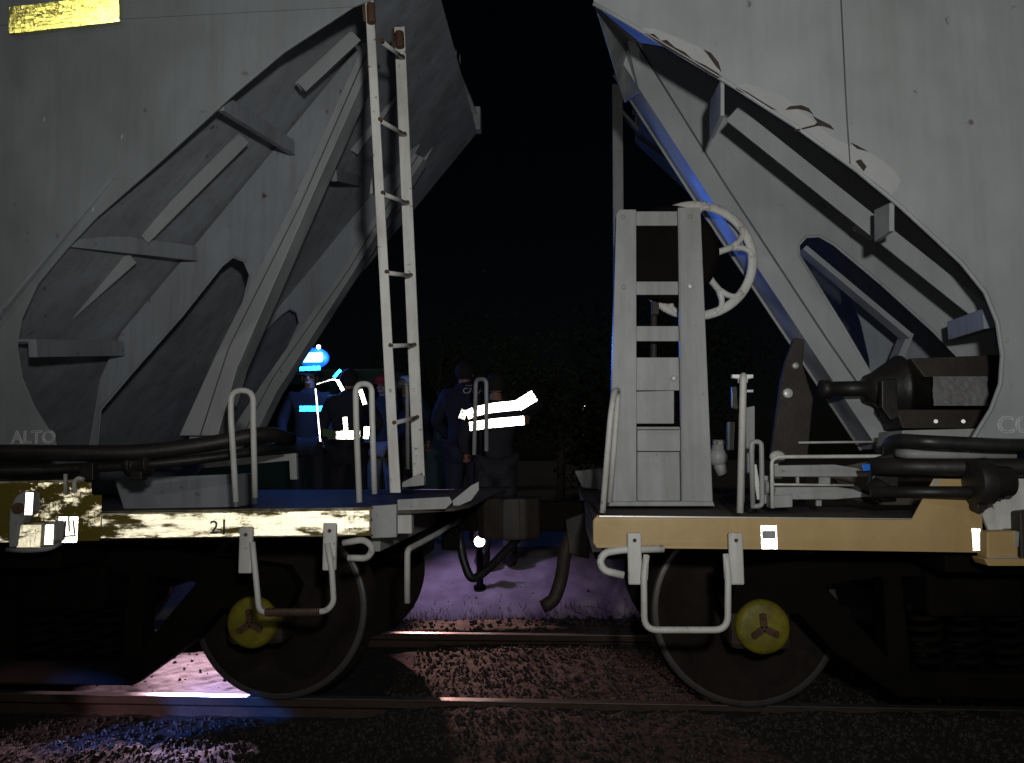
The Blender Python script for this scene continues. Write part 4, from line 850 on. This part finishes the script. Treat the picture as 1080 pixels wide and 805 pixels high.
def band(r, T, zc, a0, a1, m, h=.055, rx=.20, ry=.165, slope=0, name='reflective_band', s=.0045, cen=(0, 0)):
    """prismatic tape wrapped round the torso between angles a0..a1 (degrees, -90 = chest side)"""
    b = MB(); n = max(3, int(abs(a1 - a0) / 9))
    for i in range(n):
        t0, t1 = rad(a0 + (a1 - a0) * i / n), rad(a0 + (a1 - a0) * (i + 1) / n)
        p = lambda t, z: T((cen[0] + rx * math.cos(t), cen[1] + ry * math.sin(t), z + slope * math.cos(t)))
        A, B, Cc = p(t0, zc - h / 2), p(t1, zc - h / 2), p(t0, zc + h / 2)
        b.add([A, B, p(t1, zc + h / 2), Cc], [(0, 1, 2, 3)])
        nr = (B - A).cross(Cc - A).normalized(); mid = (A + B) / 2
        if nr.dot(mid - T((cen[0], cen[1], zc))) < 0: nr = -nr
        u = B - A; retro(b, A + nr * .002, u, nr.cross(u) if nr.cross(u).z > 0 else u.cross(nr), nr, u.length * 1.05, h, s)
    return b.build(name, m, r)
def tape(r, pts, w, m, name='reflective_trim', s=.0045):
    b = MB(); pts = [Vector(p) for p in pts]
    for a, c in zip(pts[:-1], pts[1:]):
        u = c - a; nr = (CAM_POS - a); nr.z *= .3; nr = (nr - u * nr.dot(u) / u.length_squared).normalized(); v = nr.cross(u).normalized()
        o_ = a - v * w / 2; b.add([o_, o_ + u, o_ + u + v * w, o_ + v * w], [(0, 1, 2, 3)]); retro(b, o_ + nr * .002, u, v, nr, u.length, w, s)
    return b.build(name, m, r)
at = lambda px, Y: W(px, 485, Y).x
# firefighter with the blue strobe, left edge of the group
pa, Ta = person('person in dark uniform with blue-glowing bands and a blue strobe on the shoulder', at(325, 7.9), 7.9, rad(10), 1.74, M['darkcloth'], M['darkcloth'], hair=False)
hl = helmet(pa, Ta, M['darkcloth'])
p_ = W(336, 366, 7.62); MB().sph(p_, .022, 12, 8).build('helmet_lamp', emit('white_lamp_lens', (.8, .85, 1), 6), hl)
lo = W(329, 377, 7.62); MB().box(lo, (.23, .05, .10)).build('shoulder_strobe', emit('blue_strobe_lens', (.12, .5, 1.0), 9), pa, .02)
MB().sph(lo + Vector((0, .07, 0)), .13, 24, 14, (1.25, .4, .85)).build('strobe_halo', emit('blue_strobe_halo', (.015, .14, 1.0), .75), pa)  # glowing shell added round the lens as the strobe's halo
tape(pa, [W(316, 389, 7.60), W(338, 388, 7.60)], .045, M['tape_cyan']); tape(pa, [W(316, 431, 7.60), W(341, 431, 7.60)], .055, M['tape_cyan'])
# worker seen from behind with the white waist band
pb, Tb = person('person seen from behind in black jacket with white waist band and shoulder trim', at(367, 7.2), 7.2, rad(178), 1.70, M['darkcloth'], M['darkcloth'], arms=((-.30, -.06, 1.16, -.16, -.20, 1.10), (.29, -.02, 1.13, .20, -.15, .97)))
bz = W(365, 459, 7.0).z - pb.location.z
b_ = band(pb, Tb, bz / (1.70 / 1.74), 35, 140, M['tape_white'], .075, .205, .185)
b = MB(); 
gp = [W(340, 452, 6.985), W(353, 454, 6.975), W(353, 463, 6.975), W(340, 460, 6.985)]; b.prism(gp, (0, .01, 0)); b.build('green_panel', M['green'], pb, .003)
tape(pb, [W(334, 405, 7.02), W(350, 400, 6.97), W(357, 401, 6.97)], .018, M['tape_white'], s=.006); tape(pb, [W(356, 401, 6.96), W(362, 412, 6.96)], .035, M['tape_white'])
tape(pb, [W(352, 398, 6.97), W(359, 390, 6.97)], .03, M['tape_cyan']); tape(pb, [W(364, 440, 6.97), W(365, 454, 6.97)], .04, M['tape_white'])
tape(pb, [W(380, 411, 6.98), W(383, 420, 6.98), W(385, 427, 6.98)], .04, M['tape_white']); tape(pb, [W(387, 450, 6.98), W(386, 463, 6.98)], .05, M['tape_white'])
tape(pb, [W(333, 410, 7.02), W(336, 445, 7.0), W(338, 466, 7.0)], .012, M['tape_white'], s=.005)
# two workers between the ladder and the hoop
pc, Tc = person('person in red helmet, dark jacket and pale grey trousers behind the ladder', at(404, 8.6), 8.6, rad(-12), 1.72, M['darkcloth'], M['greycloth'], hair=False); helmet(pc, Tc, M['redplastic'])
b = MB(); q = MB(); q.sph((.17, -.10, 1.36), .085, 16, 10, (.7, .6, 1.3)); b.add([Tc(v) for v in q.v], q.f, True); b.build('blue_sleeve_panel', M['paleblue'], pc)
pd, Td = person('person in white helmet and navy jacket just right of the ladder', at(428, 8.9), 8.9, rad(20), 1.74, M['navy'], M['darkcloth'], hair=False); helmet(pd, Td, M['whiteplastic'])
# officer from behind, lettering on the back
pe, Te = person('bareheaded person from behind in navy jacket with pale lettering on the back', at(490, 7.15), 7.15, rad(176), 1.76, M['navy'], M['navy'], arms=((-.29, -.04, 1.15, -.20, -.20, 1.02), (.29, -.03, 1.15, .17, -.20, 1.02)))
b = MB(); text_into(b, 'CARAB', W(488, 415, 6.985), (1, 0, 0), (0, 0, 1), .075); text_into(b, '------', W(491, 408, 6.985), (1, 0, 0), (0, 0, 1), .05); b.build('back_lettering', M['letter'], pe)
# man with the two brilliant bands
pf, Tf = person('person in black jacket with two brilliant white bands across the back', at(523, 6.75), 6.75, rad(190), 1.74, M['darkcloth'], M['darkcloth'], arms=((-.40, -.05, 1.46, -.34, -.27, 1.36), (.30, -.02, 1.14, .26, -.18, 1.0)))
tape(pf, [W(485, 436, 6.56), W(492, 438, 6.53), W(500, 434, 6.50), (W(520, 430, 6.48)), W(548, 427, 6.50)], .085, M['tape_white'])
tape(pf, [W(546, 428, 6.48), W(564, 417, 6.50)], .10, M['tape_white']); tape(pf, [W(495, 450, 6.52), W(520, 446.5, 6.49), W(553, 443.5, 6.52)], .075, M['tape_white'])

# ================================================================== things beyond
# hand lantern standing on the bank
lp = W(506, 571, 6.42); gz = float(ground_h(np.array([lp.x]), np.array([6.42]))[0])
ln = root('hand_lantern', (lp.x, 6.42, gz), 'small lit white hand lantern standing on the bank between the couplers', 'lantern')
b = MB(); b.lathe((lp.x, 6.42, gz), (0, 0, 1), [(0, 0), (0, .05), (.03, .05), (.04, .03), (lp.z - gz - .05, .025), (lp.z - gz - .04, .045)], 20); b.tube([(lp.x - .05, 6.42, lp.z + .03), (lp.x - .03, 6.42, lp.z + .10), (lp.x + .03, 6.42, lp.z + .10), (lp.x + .05, 6.42, lp.z + .03)], .006, 8, .03); b.build('lantern_body', M['blackbox'], ln)
MB().sph((lp.x, 6.40, lp.z), .045, 16, 10).build('lens', emit('white_lantern_lens', (1, .97, .9), 9), ln)
# distant yard lamp
dp = W(615, 428, 60); sl = root('yard_lamp', (dp.x, 60, 0), 'tall yard lamp shining far away beyond the gap', 'lamp')
b = MB(); b.tube([(dp.x, 60, -.5), (dp.x, 60, dp.z + .3), (dp.x - .0, 59.2, dp.z + .5), (dp.x, 58.9, dp.z + .25)], .09, 10, .5); b.build('lamp_post', M['grey_steel'], sl)
MB().sph((dp.x, 58.8, dp.z), .16, 14, 8).build('lamp_head', emit('white_lamp_head', (1, .98, .95), 6), sl)
# emergency van parked behind the left wagon
VX, VY, VZ = -3.6, 12.4, .32
van = root('parked_van', (VX, VY, VZ), 'dark green van parked on the bank behind the group of workers', 'van')
M['vangreen'] = mat('dark_green_van_paint', (.012, .05, .042), .35, 0, (.01, .035, .03), 3, .4)
M['glass'] = mat('dark_glass', (.01, .012, .015), .08, 0, None, 3, .4)
b = MB(); b.prism([(VX - 2.6, VY - .95, VZ + .35), (VX + 1.75, VY - .95, VZ + .35), (VX + 1.95, VY - .95, VZ + .95), (VX + 1.75, VY - .95, VZ + 1.25), (VX + 1.25, VY - .95, VZ + 2.15), (VX + .9, VY - .95, VZ + 2.3), (VX - 2.5, VY - .95, VZ + 2.3), (VX - 2.62, VY - .95, VZ + 2.1)], (0, 1.9, 0)); b.build('body', M['vangreen'], van, .06)
b = MB(); b.prism([(VX + .1, VY - .957, VZ + 1.3), (VX + 1.5, VY - .957, VZ + 1.3), (VX + 1.12, VY - .957, VZ + 2.05), (VX + .1, VY - .957, VZ + 2.05)], (0, .004, 0)); b.build('window', M['glass'], van)
b = MB(); b.prism([(VX - 2.3, VY - .957, VZ + 1.3), (VX - .05, VY - .957, VZ + 1.3), (VX - .05, VY - .957, VZ + 2.05), (VX - 2.3, VY - .957, VZ + 2.05)], (0, .004, 0)); b.build('window', M['glass'], van)
for x in (-1.75, 1.15):
    for y in (-.98, .78):
        w = MB().lathe((VX + x, VY + y, VZ + .33), (0, 1, 0), [(0, 0), (0, .19), (.02, .20), (.0, .31), (.04, .33), (.17, .33), (.2, .31), (.2, 0)], 32).build('wheel', M['boot'], van)
# trees standing in the dark
M['leaf'] = mat('dark_tree_leaf', (.045, .065, .022), .6, 0, (.03, .045, .015), 5, .5)
M['bark'] = mat('grey_bark', (.08, .06, .045), .9, 0, None, 8, .5, (1, 1, .2), .6, 20)
def tree(label, x, y, h, rc, n):
    z = float(ground_h(np.array([x]), np.array([y]))[0]); r = root('tree', (x, y, z), label, 'tree', 'trees in the dark')
    b = MB(); top = Vector((x + RNG.normal() * .2, y, z + h * .8)); b.tube([(x, y, z - .1), (x + .05, y, z + h * .3), top], .1, 10, 0, [.14 * h / 5, .1 * h / 5, .03]); tips = []
    for k in range(14):
        t = RNG.uniform(.3, .95); s = Vector((x, y, z)).lerp(top, t); a = RNG.uniform(0, 6.28); L = rc * RNG.uniform(.5, 1.0); e = s + Vector((math.cos(a) * L, math.sin(a) * L, L * RNG.uniform(.1, .7))); b.tube([s, s.lerp(e, .5) + Vector((0, 0, .08)), e], .03, 6, 0, [.045, .03, .01]); tips += [e, s.lerp(e, .6)]
    b.build('trunk', M['bark'], r)
    c = MB()
    for k in range(n):
        p = tips[RNG.integers(len(tips))] + Vector(RNG.normal(size=3)) * rc * .22; u = Vector(RNG.normal(size=3)).normalized(); v = u.orthogonal().normalized(); s = RNG.uniform(.04, .09)
        c.add([p - u * s, p + v * s * .5, p + u * s, p - v * s * .5], [(0, 1, 2, 3)])
    c.build('crown', M['leaf'], r)
tree('low dark tree right of the brilliant white bands', at(590, 15), 15, 3.6, 1.5, 3500)
tree('tall dark tree behind the brake wheel', at(740, 17), 17, 5.0, 2.0, 4000)
tree('small dark tree behind the green van', at(455, 20), 20, 5.0, 2.0, 3500)
